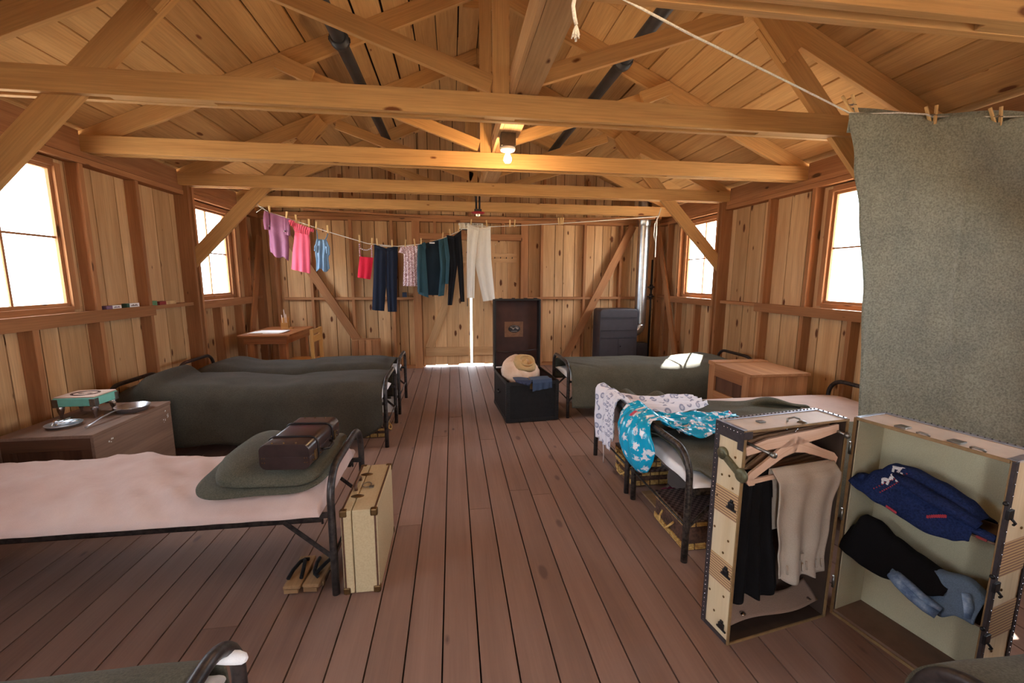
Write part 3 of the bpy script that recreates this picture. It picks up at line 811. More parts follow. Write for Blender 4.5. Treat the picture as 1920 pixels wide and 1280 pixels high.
# ---- wooden chest on the right
t = thing('wooden_chest', 'pine chest with a raised lid board between the right-hand cots', 'chest', (2.71, 3.43, 0))
X0, X1, Y0, Y1 = 2.44, 2.98, 3.15, 3.72
MB().board((X0 - .015, Y0 - .015, .575), (X1, Y1 - .09, .60), axis=1).build('lid', M_chest, t, bevel=.003)
MB().board((X0 - .015, Y1 - .088, .575), (X1, Y1 + .01, .612), axis=0).build('back_strip', M_chest, t, bevel=.003)
m = MB()
n = 5
for i in range(n): m.board((X0 + .01 + i * (X1 - X0 - .02) / n + .001, Y0, 0), (X0 + .01 + (i + 1) * (X1 - X0 - .02) / n - .001, Y0 + .02, .574), axis=2)
m.build('front_panel', M_chest, t, bevel=.0015)
m = MB()
for i in range(5): m.board((X0 + .012, Y0 + .021 + i * .1094, 0), (X0 + .025, Y0 + .021 + (i + 1) * .1094 - .002, .574), axis=2)
m.build('side_panel', M_plyd, t)
for z0, z1 in ((.48, .574), (0, .09), (.26, .34)): MB().board((X0 - .01, Y0 + .09, z0), (X0 + .0115, Y1 - .09, z1), axis=1).build('rail', M_chest, t, bevel=.002)
for y in (Y0 + .0, Y1 - .089): MB().board((X0 - .01, y, 0), (X0 + .0115, y + .089, .574), axis=2).build('corner_board', M_chest, t, bevel=.002)
MB().board((X0 + .02, Y1 - .02, 0), (X1, Y1, .574)).board((X1 - .02, Y0 + .021, 0), (X1, Y1 - .021, .574)).build('back_panel', M_chest, t)

# ---- desk, chair, papers, letter rack
t = thing('desk', 'small square wooden desk in the back left corner', 'desk', (-2.17, 5.66, 0))
m = MB()
for i in range(4): m.board((-2.45, 5.21 + i * .225, .70), (-1.885, 5.21 + (i + 1) * .225 - .002, .722), axis=0)
m.build('tabletop', M_desk, t, bevel=.003)
for lo, hi in (((-2.40, 5.25, .61), (-1.93, 5.27, .699)), ((-2.40, 6.04, .61), (-1.93, 6.06, .699)), ((-1.95, 5.271, .61), (-1.93, 6.039, .699)), ((-2.40, 5.271, .61), (-2.38, 6.039, .699))):
    MB().board(lo, hi).build('apron', M_desk, t, bevel=.002)
for x in (-2.379, -2.03):
    for y in (5.271, 5.959): MB().board((x, y, 0), (x + .079, y + .079, .699), axis=2).build('leg', M_desk, t, bevel=.004)
t = thing('wooden_chair', 'light wooden chair with a slatted back drawn up to the desk', 'chair', (-1.78, 5.27, 0))
for y in (5.08, 5.41): MB().board((-1.62, y, 0), (-1.585, y + .035, .79), axis=2).build('back_post', M_chair, t, bevel=.004)
for z0, z1 in ((.735, .785), (.64, .715)): MB().board((-1.612, 5.116, z0), (-1.594, 5.409, z1)).build('back_slat', M_chair, t, bevel=.003)
MB().board((-1.945, 5.07, .40), (-1.622, 5.455, .422)).build('seat', M_chair, t, bevel=.004)
for y in (5.08, 5.41): MB().board((-1.93, y, 0), (-1.895, y + .035, .399), axis=2).build('front_leg', M_chair, t, bevel=.003)
for lo, hi in (((-1.894, 5.088, .33), (-1.621, 5.106, .398)), ((-1.894, 5.42, .33), (-1.621, 5.438, .398)), ((-1.612, 5.116, .34), (-1.594, 5.409, .398)), ((-1.92, 5.116, .33), (-1.902, 5.409, .398))):
    MB().board(lo, hi).build('seat_rail', M_chair, t, bevel=.002)
t = thing('letter_rack', 'small upright wooden rack holding thin sticks on the desk', 'rack', (-2.15, 5.85, .722))
MB().board((-2.20, 5.83, .723), (-2.07, 5.90, .733)).build('base', M_chair, t)
MB().board((-2.21, 5.875, .733), (-2.115, 5.882, .865)).build('back_board', M_chair, t)
MB().board((-2.205, 5.835, .733), (-2.115, 5.842, .80)).build('front_board', M_chair, t)
for k, (x, h) in enumerate(((-2.185, .90), (-2.155, .97), (-2.135, .91))): MB().tube([(x, 5.858, .734), (x - .012, 5.862, h)], .004, 6).build('stick', M_cream, t)
m = MB()
for i in range(3): m.board((-2.40 + i * .03, 5.34 + i * .012, .7225 + i * .004), (-2.05 + i * .02, 5.57 + i * .01, .7262 + i * .004))
tag(m.build('paper_stack', M_paper, loc=(-2.2, 5.45, .722)), 'white papers lying on the desk', 'papers')
tag(MB().tube([(-2.36, 5.30, .728), (-2.22, 5.31, .728), (-2.21, 5.31, .728)], [.005, .005, .001], 6).build('pencil', M_chair, loc=(-2.29, 5.3, .722)), 'pencil beside the white papers on the desk', 'pencil')

# ---- slatted crate by the back wall
t = thing('slatted_crate', 'upright slatted fruit crate against the back wall', 'crate', (-1.28, 6.42, 0))
for i in range(4): MB().board((-1.468 + i * .096, 6.40, .012), (-1.468 + i * .096 + .088, 6.412, .478), axis=2).build('slat', M_stud, t)
for lo, hi in (((-1.47, 6.413, .45), (-1.085, 6.56, .485)), ((-1.47, 6.413, 0), (-1.085, 6.56, .03)), ((-1.47, 6.413, .031), (-1.45, 6.56, .449)), ((-1.105, 6.413, .031), (-1.085, 6.56, .449))): MB().board(lo, hi).build('frame_board', M_stud, t)

# ---- small boxes on the ledge
M_purple = plain('purple_card', s2l(122, 92, 118), rough=.7); M_green = plain('green_card', s2l(96, 140, 100), rough=.7); M_red = plain('red_card', s2l(140, 48, 46), rough=.7); M_dgreen = plain('dark_green_card', s2l(44, 78, 60), rough=.7)
M_tan = plain('tan_card', s2l(204, 168, 120), rough=.8)
def carton(label, y0, y1, h, m1, m2, split, x0=-2.748, x1=-2.708, z=1.1255, lettering=None):
    t = thing('small_carton', label, 'box', ((x0 + x1) / 2, (y0 + y1) / 2, z - .005), 'small cartons on the ledge')
    z0 = 1.1205; ys = y0 + (y1 - y0) * split
    MB().board((x0, y0, z0), (x1, ys, z0 + h)).build('end_band', m1, t)
    MB().board((x0, ys, z0), (x1, y1, z0 + h)).build('sleeve', m2, t)
    if lettering:
        m = MB(); n = 7
        for k in range(n): m.board((x1, ys + (y1 - ys) * (.15 + .7 * k / n), z0 + h * .35), (x1 + .0006, ys + (y1 - ys) * (.15 + .7 * (k + .7) / n), z0 + h * (.6 + .08 * (k % 3))))
        m.build('print', lettering, t)
carton('white and purple carton, first on the ledge left of the post', 3.775, 3.93, .03, M_purple, M_paper, .4, lettering=M_purple)
carton('white carton with a dark green end on the ledge', 3.99, 4.135, .036, M_dgreen, M_paper, .22, lettering=M_ink)
carton('little light green cube on the ledge', 4.29, 4.365, .042, M_green, M_green, .5)
carton('dark red carton with a tan sleeve, nearest the post on the ledge', 4.40, 4.64, .032, M_red, M_tan, .38)
M_blue = plain('dark_blue_tin', s2l(42, 50, 72), rough=.5)
tag(MB().board((-.75, 6.605, 1.093), (-.685, 6.64, 1.165)).build('wall_box', M_blue, loc=(-.72, 6.62, 1.093), bevel=.003), 'dark blue box standing on the back wall ledge by the navy trousers', 'box')

# ---- sandals under the front cot
M_geta = wood('sandal_wood', s2l(168, 132, 96), s2l(140, 106, 74), knots=.1, rough=.7, spread=.2)
M_strap = cloth('black_strap', s2l(30, 27, 29), fuzz=.1, weave=300)
def geta(x, y, rot, label, ang, gl):
    t = thing('wooden_sandal', label, 'sandal', (x, y, 0), gl)
    w, l = .074, .215
    m = MB().board((x - w / 2, y - l / 2, .03), (x + w / 2, y + l / 2, .048), axis=1); m.build('sole', M_geta, t, bevel=.006)
    for dy in (-.055, .05): MB().board((x - w / 2 + .004, y + dy, 0), (x + w / 2 - .004, y + dy + .02, .0295)).build('tooth', M_geta, t, bevel=.002)
    MB().board((x - w / 2 + .004, y - l / 2 + .002, .012), (x + w / 2 - .012, y - l / 2 + .02, .0295)).build('toe_block', M_geta, t)
    s = 1 if ang else -1
    a = V((x, y + s * .055, .052)); m = MB()
    m.tube([(x - .028, y - s * .065, .055), (x - .022, y - s * .02, .064), (x - .01, y + s * .035, .066), (a.x, a.y, .06)], .0085, 8)
    m.tube([(x + .028, y - s * .065, .055), (x + .022, y - s * .02, .064), (x + .01, y + s * .035, .066), (a.x, a.y, .06)], .0085, 8)
    m.tube([(a.x, a.y, .062), (a.x + .018, a.y + s * .012, .055)], .008, 8)
    m.build('strap', M_strap, t); t.rotation_euler.z = rot
geta(-.716, 1.905, -.02, 'left wooden sandal with a black V strap under the front cot', True, 'wooden sandals')
geta(-.628, 1.905, -.1, 'right wooden sandal with a black V strap under the front cot', False, 'wooden sandals')

# ---- wicker hampers
M_wick = plain('dark_wicker', s2l(96, 66, 52), rough=.7, scale=60, c2=s2l(56, 36, 28))
M_wickl = plain('pale_cane', s2l(212, 172, 104), rough=.6, scale=60, c2=s2l(168, 124, 66))
def weave_mat():
    m, nt, b = new_mat('basket_weave')
    tc = nd(nt, 'ShaderNodeTexCoord'); mp = nd(nt, 'ShaderNodeMapping'); mp.inputs['Scale'].default_value = (55, 55, 1)
    nt.links.new(tc.outputs['Object'], mp.inputs['Vector'])
    ck = nd(nt, 'ShaderNodeTexChecker', i_Scale=1.0); nt.links.new(mp.outputs[0], ck.inputs['Vector'])
    ck.inputs[1].default_value = (*s2l(104, 82, 76), 1); ck.inputs[2].default_value = (*s2l(56, 38, 34), 1)
    nt.links.new(ck.outputs[0], b.inputs['Base Color']); b.inputs['Roughness'].default_value = .6
    bp = nd(nt, 'ShaderNodeBump', i_Strength=.6, i_Distance=.004); nt.links.new(ck.outputs[1], bp.inputs['Height']); nt.links.new(bp.outputs[0], b.inputs['Normal'])
    return m
M_weave = weave_mat()
def hamper(label, x0, x1, y0, y1, z0, h, handle=True, foot=-1):
    t = thing('wicker_hamper', label, 'basket', ((x0 + x1) / 2, (y0 + y1) / 2, z0), 'wicker hampers under the cots')
    e = .008
    MB().board((x0 + e, y0 + e, z0), (x1 - e, y1 - e, z0 + h - .012)).build('basket_core', M_wick, t)
    MB().board((x0, y0, z0 + h - .012), (x1, y1, z0 + h)).build('lid', M_weave, t, bevel=.005)
    for (zz, n) in ((z0 + .008, 3), (z0 + h - .036, 2)):
        m = MB()
        for k in range(n):
            z = zz + k * .0105
            for a, b, y in ((x0, x1, y0), (x0, x1, y1 - e)):
                c = a + .004
                while c < b - .01:
                    d = min(c + .055, b - .004); m.board((c, y, z), (d, y + e, z + .007)); c = d + .009
            for x in (x0, x1 - e):
                c = y0 + .012
                while c < y1 - .02:
                    d = min(c + .055, y1 - .012); m.board((x, c, z), (x + e, d, z + .007)); c = d + .009
        m.build('cane_band', M_wickl, t)
    if handle:
        xh = x0 if foot < 0 else x1; yc = (y0 + y1) / 2; s = -1 if foot < 0 else 1
        MB().tube([(xh, yc - .06, z0 + h * .6), (xh + s * .022, yc - .05, z0 + h * .45), (xh + s * .03, yc - .03, z0 + h * .3), (xh + s * .03, yc + .03, z0 + h * .3), (xh + s * .022, yc + .05, z0 + h * .45), (xh, yc + .06, z0 + h * .6)], .006, 8).build('handle', M_wickl, t)
hamper('large wicker hamper under the cot nearest the wardrobe trunk', 1.145, 1.72, 1.86, 2.19, 0, .17)
hamper('lower wicker hamper of the two stacked under the cot with the robe', 1.17, 1.43, 2.55, 2.86, 0, .11)
hamper('smaller wicker hamper stacked on another under the cot with the robe', 1.16, 1.39, 2.58, 2.85, .111, .085)
hamper('wicker hamper showing below the blanket of the dark left cot', -.86, -.60, 3.68, 3.98, 0, .10, True, 1)
M_dred = cloth('dark_red_cloth', s2l(128, 30, 58), fuzz=.15, weave=250)
m = MB(); m.ball((1.34, 2.36, .052), 1, 26, 12)
m.v = [(1.34 + (x - 1.34) * .075 * (1 + .35 * NZ(x * 2, y * 2, 1.3, 4)), 2.36 + (y - 2.36) * .055 * (1 + .3 * NZ(x, y, 2.1, 9)), .012 + max(0, .03 + (z - .052) * .03 + .02 * NZ(x * 3, y * 3, 1.2, 2))) for x, y, z in m.v]
tag(m.build('folded_cloth', M_dred, loc=(1.34, 2.36, .012)), 'crumpled dark red cloth on a tan board under the cot', 'cloth')
tag(MB().board((1.20, 2.25, 0), (1.47, 2.47, .011)).build('flat_board', M_geta, loc=(1.33, 2.36, 0), bevel=.003), 'thin tan board on the floor beneath the red cloth', 'board')
tag(MB().board((-.74, 4.40, 0), (-.61, 4.62, .185)).build('paper_carton', M_paper, loc=(-.67, 4.5, 0), bevel=.004), 'white carton on the floor under the farthest left cot', 'box')

# ---- cream suitcase on the floor
M_case = plain('cream_canvas', s2l(188, 166, 130), rough=.75, scale=140, noise_amt=.04, c2=s2l(178, 156, 120))
M_case2 = plain('gray_canvas', s2l(190, 184, 168), rough=.75, scale=90, noise_amt=.06)
M_trim = plain('case_trim', s2l(98, 66, 48), rough=.5, metal=.2, scale=50)
t = thing('suitcase', 'cream canvas suitcase standing on edge beside the front cot', 'suitcase', (-.43, 2.03, 0))
x0, x1, y0, y1, z1 = -.492, -.34, 1.775, 2.235, .395
MB().board((x0 + .048, y0, .004), (x1, y1, z1)).build('case_shell', M_case, t, bevel=.005)
MB().board((x0, y0, .004), (x0 + .045, y1, z1)).build('lid', M_case, t, bevel=.005)
m = MB()
for x in (x0 + .004, x1 - .012):
    for z in (.006, z1 - .006): m.board((x, y0 - .002, z - .005), (x + .008, y1 + .002, z + .008))
    for y in (y0 - .002, y1 - .003): m.board((x, y, .01), (x + .008, y + .005, z1 - .002))
m.build('edge_trim', M_trim, t)
for x in (x0, x1):
    for y in (y0, y1):
        for z in (.004, z1):
            sx, sy, sz = (1 if x == x0 else -1), (1 if y == y0 else -1), (1 if z < .1 else -1)
            a = (x - sx * .004, y - sy * .004, z - sz * .003); b = (x + sx * .028, y + sy * .02, z + sz * .03)
            lo = tuple(min(p, q) for p, q in zip(a, b)); hi = tuple(max(p, q) for p, q in zip(a, b))
            MB().board(lo, (hi[0], hi[1], hi[2])).build('corner_cap', M_brass, t, bevel=.006)
for y in (1.90, 2.12):
    MB().lathe([(0, z1 + .005), (.012, z1 + .004), (.022, z1 + .0005), (.022, z1 - .001)], (x0 + .047, y, 0), 20, flat=(1.35, .8)).build('latch', M_brass, t)
MB().tube([(x0 + .03, 1.955, z1), (x0 + .028, 1.955, z1 + .018), (x0 + .026, 1.98, z1 + .026), (x0 + .026, 2.03, z1 + .026), (x0 + .028, 2.055, z1 + .018), (x0 + .03, 2.055, z1)], .0075, 8).build('handle', M_trim, t)
m = MB(); m.tube([(x0 + .07 + .02 * math.cos(a * PI / 8), 2.0 + .025 * math.sin(a * PI / 8), z1 + .004) for a in range(16)], .002, 6, closed=True); m.board((x0 + .085, 1.97, z1), (x0 + .105, 1.99, z1 + .006)); m.build('lock_ring', M_nick, t)

# ---- folded blanket and brown suitcase on the front cot
def fold_layer(o, z0, z1, x0, x1, y0, y1, seed):
    def sh(u, v):
        a = 2 * PI * u; ex = 2 / 5.5
        c, s = math.cos(a), math.sin(a)
        return (math.copysign(abs(c) ** ex, c), math.copysign(abs(s) ** ex, s))
    m = MB()
    def fn(u, v):
        cx, cy = sh(u, 0); pr = [(0.0, 0), (.93, 0), (1.0, .35), (1.0, .65), (.95, 1), (0, 1)]
        k = v * 5; i = min(4, int(k)); f = k - i
        r = pr[i][0] + (pr[i + 1][0] - pr[i][0]) * f; h = pr[i][1] + (pr[i + 1][1] - pr[i][1]) * f
        x = (x0 + x1) / 2 + cx * r * (x1 - x0) / 2; y = (y0 + y1) / 2 + cy * r * (y1 - y0) / 2
        w = NZ(x, y, 4, seed) * .03
        return (x + w * cx, y + w * cy + .0, z0 + (z1 - z0) * h + NZ(x, y, 5, seed + 5) * .010 * h * (.4 + r * .6) + .03 * h * math.exp(-((x + .97) / .085) ** 2) * (z0 > .51) + (crown(x, y) if h else crown(x, y)))
    m.grid(fn, 72, 25)
    return m
crown = lambda x, y: -.055 * abs(2 * (y - 1.755) / .68 - 1) ** 3 
t = thing('folded_blanket', 'dark green blanket folded under the brown suitcase', 'blanket', (-.82, 2.1, .49))
fold_layer(t,   .500, .521, -1.10, -.575, 1.80, 2.42, 4).build('lower_fold', M_olive, t)
fold_layer(t, .522, .560, -1.04, -.573, 1.81, 2.41, 8).build('upper_fold', M_olive, t)
M_leather = plain('dark_brown_leather', s2l(56, 41, 39), rough=.3, scale=14, noise_amt=.15, spec=.6, c2=s2l(42, 29, 28))
M_leather_d = plain('leather_edge', s2l(34, 25, 24), rough=.4)
def rbox(x0, x1, y0, y1, z0, z1, r=.035, seg=6):
    """suitcase body: rounded in its XZ section, drawn along Y"""
    sec = []
    for cx, cz, a0 in ((x1 - r, z1 - r, 0), (x0 + r, z1 - r, 90), (x0 + r, z0 + r, 180), (x1 - r, z0 + r, 270)):
        for k in range(seg + 1):
            a = math.radians(a0 + 90 * k / seg); sec.append((cx + r * math.cos(a), cz + r * math.sin(a)))
    return sec
def sec_prism(sec, y0, y1):
    m = MB(); n = len(sec); b = 0
    m.v = [(x, y0, z) for x, z in sec] + [(x, y1, z) for x, z in sec]
    for i in range(n):
        j = (i + 1) % n; m.quad_face([i, j, j + n, i + n], [(0, 0, 0)] * 4, .5, 0, True)
    m.quad_face([i for i in reversed(range(n))], [(0, 0, 0)] * n, .5); m.quad_face([n + i for i in range(n)], [(0, 0, 0)] * n, .5)
    return m
t = thing('suitcase', 'dark brown leather suitcase lying on the folded blanket', 'suitcase', (-.705, 2.02, .55))
sx0, sx1, sy0, sy1, sz0, sz1 = -.81, -.60, 1.835, 2.20, .568, .680
def half(zlo, zhi, nm):
    sec = [(x, z) for x, z in rbox(sx0, sx1, 0, 0, sz0, sz1, .03)]
    sec = [(x, min(max(z, zlo), zhi)) for x, z in sec]; out = []
    for p in sec:
        if not out or (abs(p[0] - out[-1][0]) + abs(p[1] - out[-1][1])) > 1e-5: out.append(p)
    sec_prism(out, sy0, sy1).build(nm, M_leather, t, bevel=.006)
half(sz0, .6235, 'base_shell'); half(.6245, sz1, 'lid')
for y in (1.925, 2.10):
    sec = rbox(sx0 - .003, sx1 + .003, 0, 0, sz0 - .0, sz1 + .003, .032); m = MB()
    m.tube([(x, y, z) for x, z in sec], .004, 6, closed=True, flat=1); m.build('band', M_leather_d, t)
MB().tube([(sx1 + .002, 1.965, .607), (sx1 + .016, 1.97, .607), (sx1 + .024, 1.985, .602), (sx1 + .024, 2.045, .602), (sx1 + .016, 2.06, .607), (sx1 + .002, 2.065, .607)], .006, 8).build('handle', M_leather_d, t)
m = MB()
for y in (1.865, 1.885, 1.945, 2.085, 2.13, 2.16):
    for z in (.598, .62): m.ball((sx1 + .002, y, z), .0035, 8, 4)
for x in (sx0 + .012, sx0 + .022, sx1 - .022, sx1 - .012):
    for z in (.60, .62): m.ball((x, sy0 - .001, z), .0028, 8, 4)
for x in (sx0 + .05, sx0 + .10, sx0 + .15):
    for y in (1.85, 2.185): m.ball((x, y, sz1 + .001), .0045, 8, 4)
m.build('stud_heads', M_brass, t)
t.rotation_euler.z = -.08
for y in (1.895, 2.135): MB().board((sx1 - .001, y - .012, .588), (sx1 + .004, y + .012, .632)).build('latch', M_brass, t, bevel=.001)
# ================================================================ open black trunk
M_trunk = plain('black_trunk_canvas', s2l(30, 28, 29), rough=.65, scale=25, noise_amt=.15, spec=.2)
M_trunk_e = plain('black_trunk_edge', s2l(24, 22, 23), rough=.5, scale=40)
M_lining = plain('brown_trunk_lining', s2l(66, 38, 31), rough=.75, scale=5, noise_amt=.14, c2=s2l(50, 28, 24))
M_label = plain('maker_label', s2l(116, 82, 60), rough=.8); M_labeli = plain('label_dark', s2l(52, 48, 52), rough=.7); M_labelt = plain('label_letters', s2l(176, 168, 160), rough=.7)
TX, TY, TW, TD, TH = .494, 3.905, .512, .69, .40
t = thing('steamer_trunk', 'open black steamer trunk with its lid standing up, in the aisle', 'trunk', (TX, TY, 0))
def T(lo, hi): return (TX + lo[0], TY + lo[1], lo[2]), (TX + hi[0], TY + hi[1], hi[2])
MB().board(*T((0, 0, .012), (TW, .012, TH))).build('front_panel', M_trunk, t)
MB().board(*T((0, TD - .012, .012), (TW, TD, TH))).build('back_panel', M_trunk, t)
MB().board(*T((0, .012, .012), (.012, TD - .012, TH))).build('side_panel', M_trunk, t)
MB().board(*T((TW - .012, .012, .012), (TW, TD - .012, TH))).build('side_panel', M_trunk, t)
MB().board(*T((.012, .012, .012), (TW - .012, TD - .012, .024))).build('bottom', M_lining, t)
MB().board(*T((.0125, .0125, .03), (.016, TD - .0125, TH - .01))).board(*T((TW - .016, .0125, .03), (TW - .0125, TD - .0125, TH - .01))).board(*T((.016, TD - .016, .03), (TW - .016, TD - .0125, TH - .01))).board(*T((.016, .0125, .03), (TW - .016, .016, TH - .01))).build('lining', M_lining, t)
m = MB()
for z in (.008, TH - .03):
    m.board(*T((-.004, -.004, z), (TW + .004, .03, z + .032)) if False else T((-.004, -.005, z), (TW + .004, -.0005, z + .034)))
    m.board(*T((-.005, 0, z), (-.0005, TD, z + .034))); m.board(*T((TW + .0005, 0, z), (TW + .005, TD, z + .034)))
for x in (-.005, TW - .03): m.board(*T((x, -.0055, .012), (x + .035, -.0008, TH)))
m.board(*T((-.0055, 0, .012), (-.0008, .035, TH))); m.board(*T((TW + .0008, 0, .012), (TW + .0055, .035, TH)))
m.build('edge_binding', M_trunk_e, t, bevel=.001)
m = MB(); rr = random.Random(2)
for k in range(16):
    z = .02 + k * .024
    for x in (.005, .022, TW - .022, TW - .005): m.ball((TX + x, TY - .006, z), .0032, 6, 4)
    m.ball((TX - .006, TY + .012, z), .0032, 6, 4)
for k in range(20):
    x = .03 + k * .0238
    for z in (.016, .034): m.ball((TX + x, TY - .006, z), .003, 6, 4)
m.build('rivets', M_black, t)
MB().tube([(TX - .006, TY + .30, .24), (TX - .02, TY + .31, .225), (TX - .02, TY + .39, .225), (TX - .006, TY + .40, .24)], .007, 8).build('side_handle', M_trunk_e, t)
MB().board(*T((.225, -.012, .33), (.285, -.0015, .385))).build('lock_plate', M_brass, t, bevel=.002)
# lid: a shallow tray standing on the back edge
LZ0, LZ1, LD = .405, 1.155, .10
lid = MB().board(*T((.004, TD + .06, LZ0), (TW - .004, TD + .072, LZ1))).build('lid', M_trunk, t)
MB().board(*T((.016, TD + .054, LZ0 + .012), (TW - .016, TD + .0595, LZ1 - .012))).build('lid_lining', M_lining, lid)
m = MB()
m.board(*T((-.004, TD - .03, LZ0), (.014, TD + .072, LZ1))).board(*T((TW - .014, TD - .03, LZ0), (TW + .004, TD + .072, LZ1)))
m.board(*T((.0142, TD - .03, LZ1 - .014), (TW - .0142, TD + .072, LZ1 + .004)))
m.build('lid_rim', M_trunk_e, lid, bevel=.002)
MB().board(*T((.125, TD + .0515, .735), (.335, TD + .0538, .905))).build('paper_label', M_label, lid)
m = MB().lathe([(.068, 0), (.068, .0012), (0, .0012)], (TX + .235, TY + TD + .0514, .825), 28, axis=(0, -1, 0), flat=(1.0, .62)); m.build('label_emblem', M_labeli, lid)
m = MB()
for k in range(9):
    a = -.04 + k * .01; m.board(*T((.235 + a, TD + .0497, .828 + .010 * math.cos(k * 1.3)), (.235 + a + .006, TD + .0501, .840 + .006 * math.cos(k * 1.1))))
for k in range(8):
    an = PI * (.18 + .64 * k / 7); p = (.235 + .055 * math.cos(an), .825 + .034 * math.sin(an)); m.board(*T((p[0] - .003, TD + .0497, p[1] - .003), (p[0] + .002, TD + .0501, p[1] + .003)))
    m.board(*T((.2 + k * .009, TD + .0497, .795), (.205 + k * .009, TD + .0501, .80)))
m.build('label_lettering', M_labelt, lid)
MB().tube([(TX + .016, TY + TD - .0, .59), (TX + .15, TY + TD + .02, .572), (TX + .3, TY + TD + .02, .575), (TX + TW - .016, TY + TD, .60)], .005, 6).build('lid_strap', M_leather, lid)
for x in (.06, .2, .34, .45): MB().board(*T((x, TD + .02, LZ1 + .003), (x + .035, TD + .05, LZ1 + .012))).build('rim_clip', M_trunk_e, lid)
t.rotation_euler.z = .075

# clothes piled inside and over the front edge
M_brownc = cloth('rust_cloth', s2l(150, 92, 58), fuzz=.12, weave=260); M_navy = cloth('navy_cloth', s2l(56, 62, 86), fuzz=.15, weave=300); M_denimd = cloth('gray_blue_cloth', s2l(66, 80, 106), fuzz=.15, weave=300)
M_peach = cloth('cream_felt', s2l(226, 200, 178), fuzz=.05, weave=220, blotch=9, c2=s2l(206, 168, 140))
def heap(name, mat, label, x0, x1, y0, y1, z0, zt, seed, amp=.03, cat='clothes', flat=False):
    m = MB()
    def f(u, v):
        x = x0 + (x1 - x0) * u; y = y0 + (y1 - y0) * v; e = min(u, 1 - u, v, 1 - v) * 2
        return (x, y, z0 + (zt - z0) * min(1, e * 3.2) ** .5 + amp * NZ(x, y, 9, seed) + amp * .5 * NZ(x + y, x - y, 17, seed))
    m.grid(f, 30, 30); m.grid(lambda u, v: (x0 + (x1 - x0) * u, y0 + (y1 - y0) * v, z0 - amp * 0), 30, 30, flip=True)
    o = m.build(name, mat, loc=((x0 + x1) / 2, (y0 + y1) / 2, z0)); return tag(o, label, cat)
heap('folded_clothes', M_brownc, 'rust-coloured clothes filling the black trunk', .535, .925, 4.0, 4.48, .06, .295, 3, .012)
def hang_cloth(name, mat, label, xa, xb, y, zt, drop, back, seed, rot=0, slope=0.0, cat='clothes', taper=0.0, cx=0.0):
    m = MB(); R = .012
    def f(u, v):
        x = xa + (xb - xa) * u; L = back + drop; s = v * L
        w = .006 * math.sin(u * 19 + seed) + .004 * NZ(x, v, 12, seed)
        dz = slope * (u - .5)
        if s < back: return (x, y + (back - s) + .02, zt - .012 + dz * .5 + .006 * NZ(x, s, 10, seed))
        q = s - back
        if q < .035: a = q / .035 * PI / 2; return (x, y + .02 - .03 * math.sin(a), zt + .004 - .016 * (1 - math.cos(a)) + dz * .5)
        k = (q - .035) / max(.01, drop - .035)
        return (x + taper * (x - (xa + xb) / 2) * -k, y - .014 - w * k * 1.0 - .004, zt - .012 - (q - .035) + dz * (.5 + k))
    m.grid(f, 40, 30)
    return tag(m.build(name, mat, solid=.004, loc=((xa + xb) / 2, y, zt)), label, cat)
hang_cloth('blue_garment', M_denimd, 'gray-blue garment hanging over the front edge of the black trunk', .74, .93, 3.912, .420, .115, .16, 1, slope=.02)
hang_cloth('navy_garment', M_navy, 'dark navy cloth folded over the trunk edge beside the blue garment', .575, .73, 3.902, .418, .055, .16, 4, slope=-.02, taper=.4)

# floppy hat lying on the clothes
t = thing('sun_hat', 'cream floppy hat with a tan ringed crown, on top of the trunk', 'hat', (.70, 4.22, .45))
ax = V((.22, -.55, .80)).normalized(); hc = V((.705, 4.25, .47))
m = MB()
prof = [(0, .066), (.03, .068), (.052, .078), (.066, .102), (.084, .110), (.10, .100), (.112, .078), (.125, .058), (.155, .035), (.185, -.005), (.203, -.055), (.205, -.10), (.199, -.10), (.192, -.055), (.172, -.01), (.14, .022), (.11, .04), (.06, .05), (0, .052)]
m.lathe(prof[:3], hc, 40, axis=ax); m.lathe(prof[2:8], hc, 40, axis=ax, mi=1); m.lathe(prof[7:], hc, 40, axis=ax)
m.v = [tuple(V(p) + ax * (.03 * NZ(p[0], p[1] + p[2], 9, 5)) + V((.018 * NZ(p[1], p[2], 11, 2), 0, .018 * NZ(p[0], p[2], 10, 7)))) for p in m.v]
M_tanb = cloth('tan_hat_band', s2l(196, 160, 112), fuzz=.1, weave=160, blotch=30)
m.build('hat_body', [M_peach, M_tanb], t)
MB().tube([hc + ax * .112 + (V((ax.y, -ax.x, 0)).normalized() * math.cos(a * PI / 12) * .078 + ax.cross(V((ax.y, -ax.x, 0)).normalized()) * math.sin(a * PI / 12) * .07) for a in range(24)], .009, 8, closed=True).build('crown_ring', M_tanb, t)

# ================================================================ heater and flue
M_heat = plain('heater_enamel', s2l(64, 61, 66), rough=.42, scale=8, noise_amt=.08)
M_heatd = plain('heater_dark', s2l(50, 47, 52), rough=.5)
M_galv = plain('galvanised_flue', s2l(196, 198, 200), rough=.28, metal=1, scale=9, noise_amt=.1)
t = thing('oil_heater', 'dark gray cabinet heater in the back right corner', 'heater', (2.5, 6.30, 0))
sec = rbox(2.20, 2.80, 0, 0, .09, .925, .05, 5)
m = MB(); n = len(sec)
M1 = sec_prism(sec, 6.17, 6.50); M1.build('cabinet', M_heat, t, bevel=.01)
MB().board((2.22, 6.19, .0), (2.78, 6.48, .088)).build('base', M_heatd, t)
for z in (.80, .78, .60, .48): MB().board((2.215, 6.164, z), (2.785, 6.1695, z + .008)).build('groove', M_heatd, t)
MB().board((2.50, 6.162, .22), (2.74, 6.1695, .47)).build('door', M_heat, t, bevel=.004)
MB().ball((2.53, 6.155, .36), .014, 10, 6).build('door_knob', M_black, t)
MB().board((2.83, 6.24, .10), (3.01, 6.42, .385)).build('fuel_box', M_heatd, t, bevel=.006)
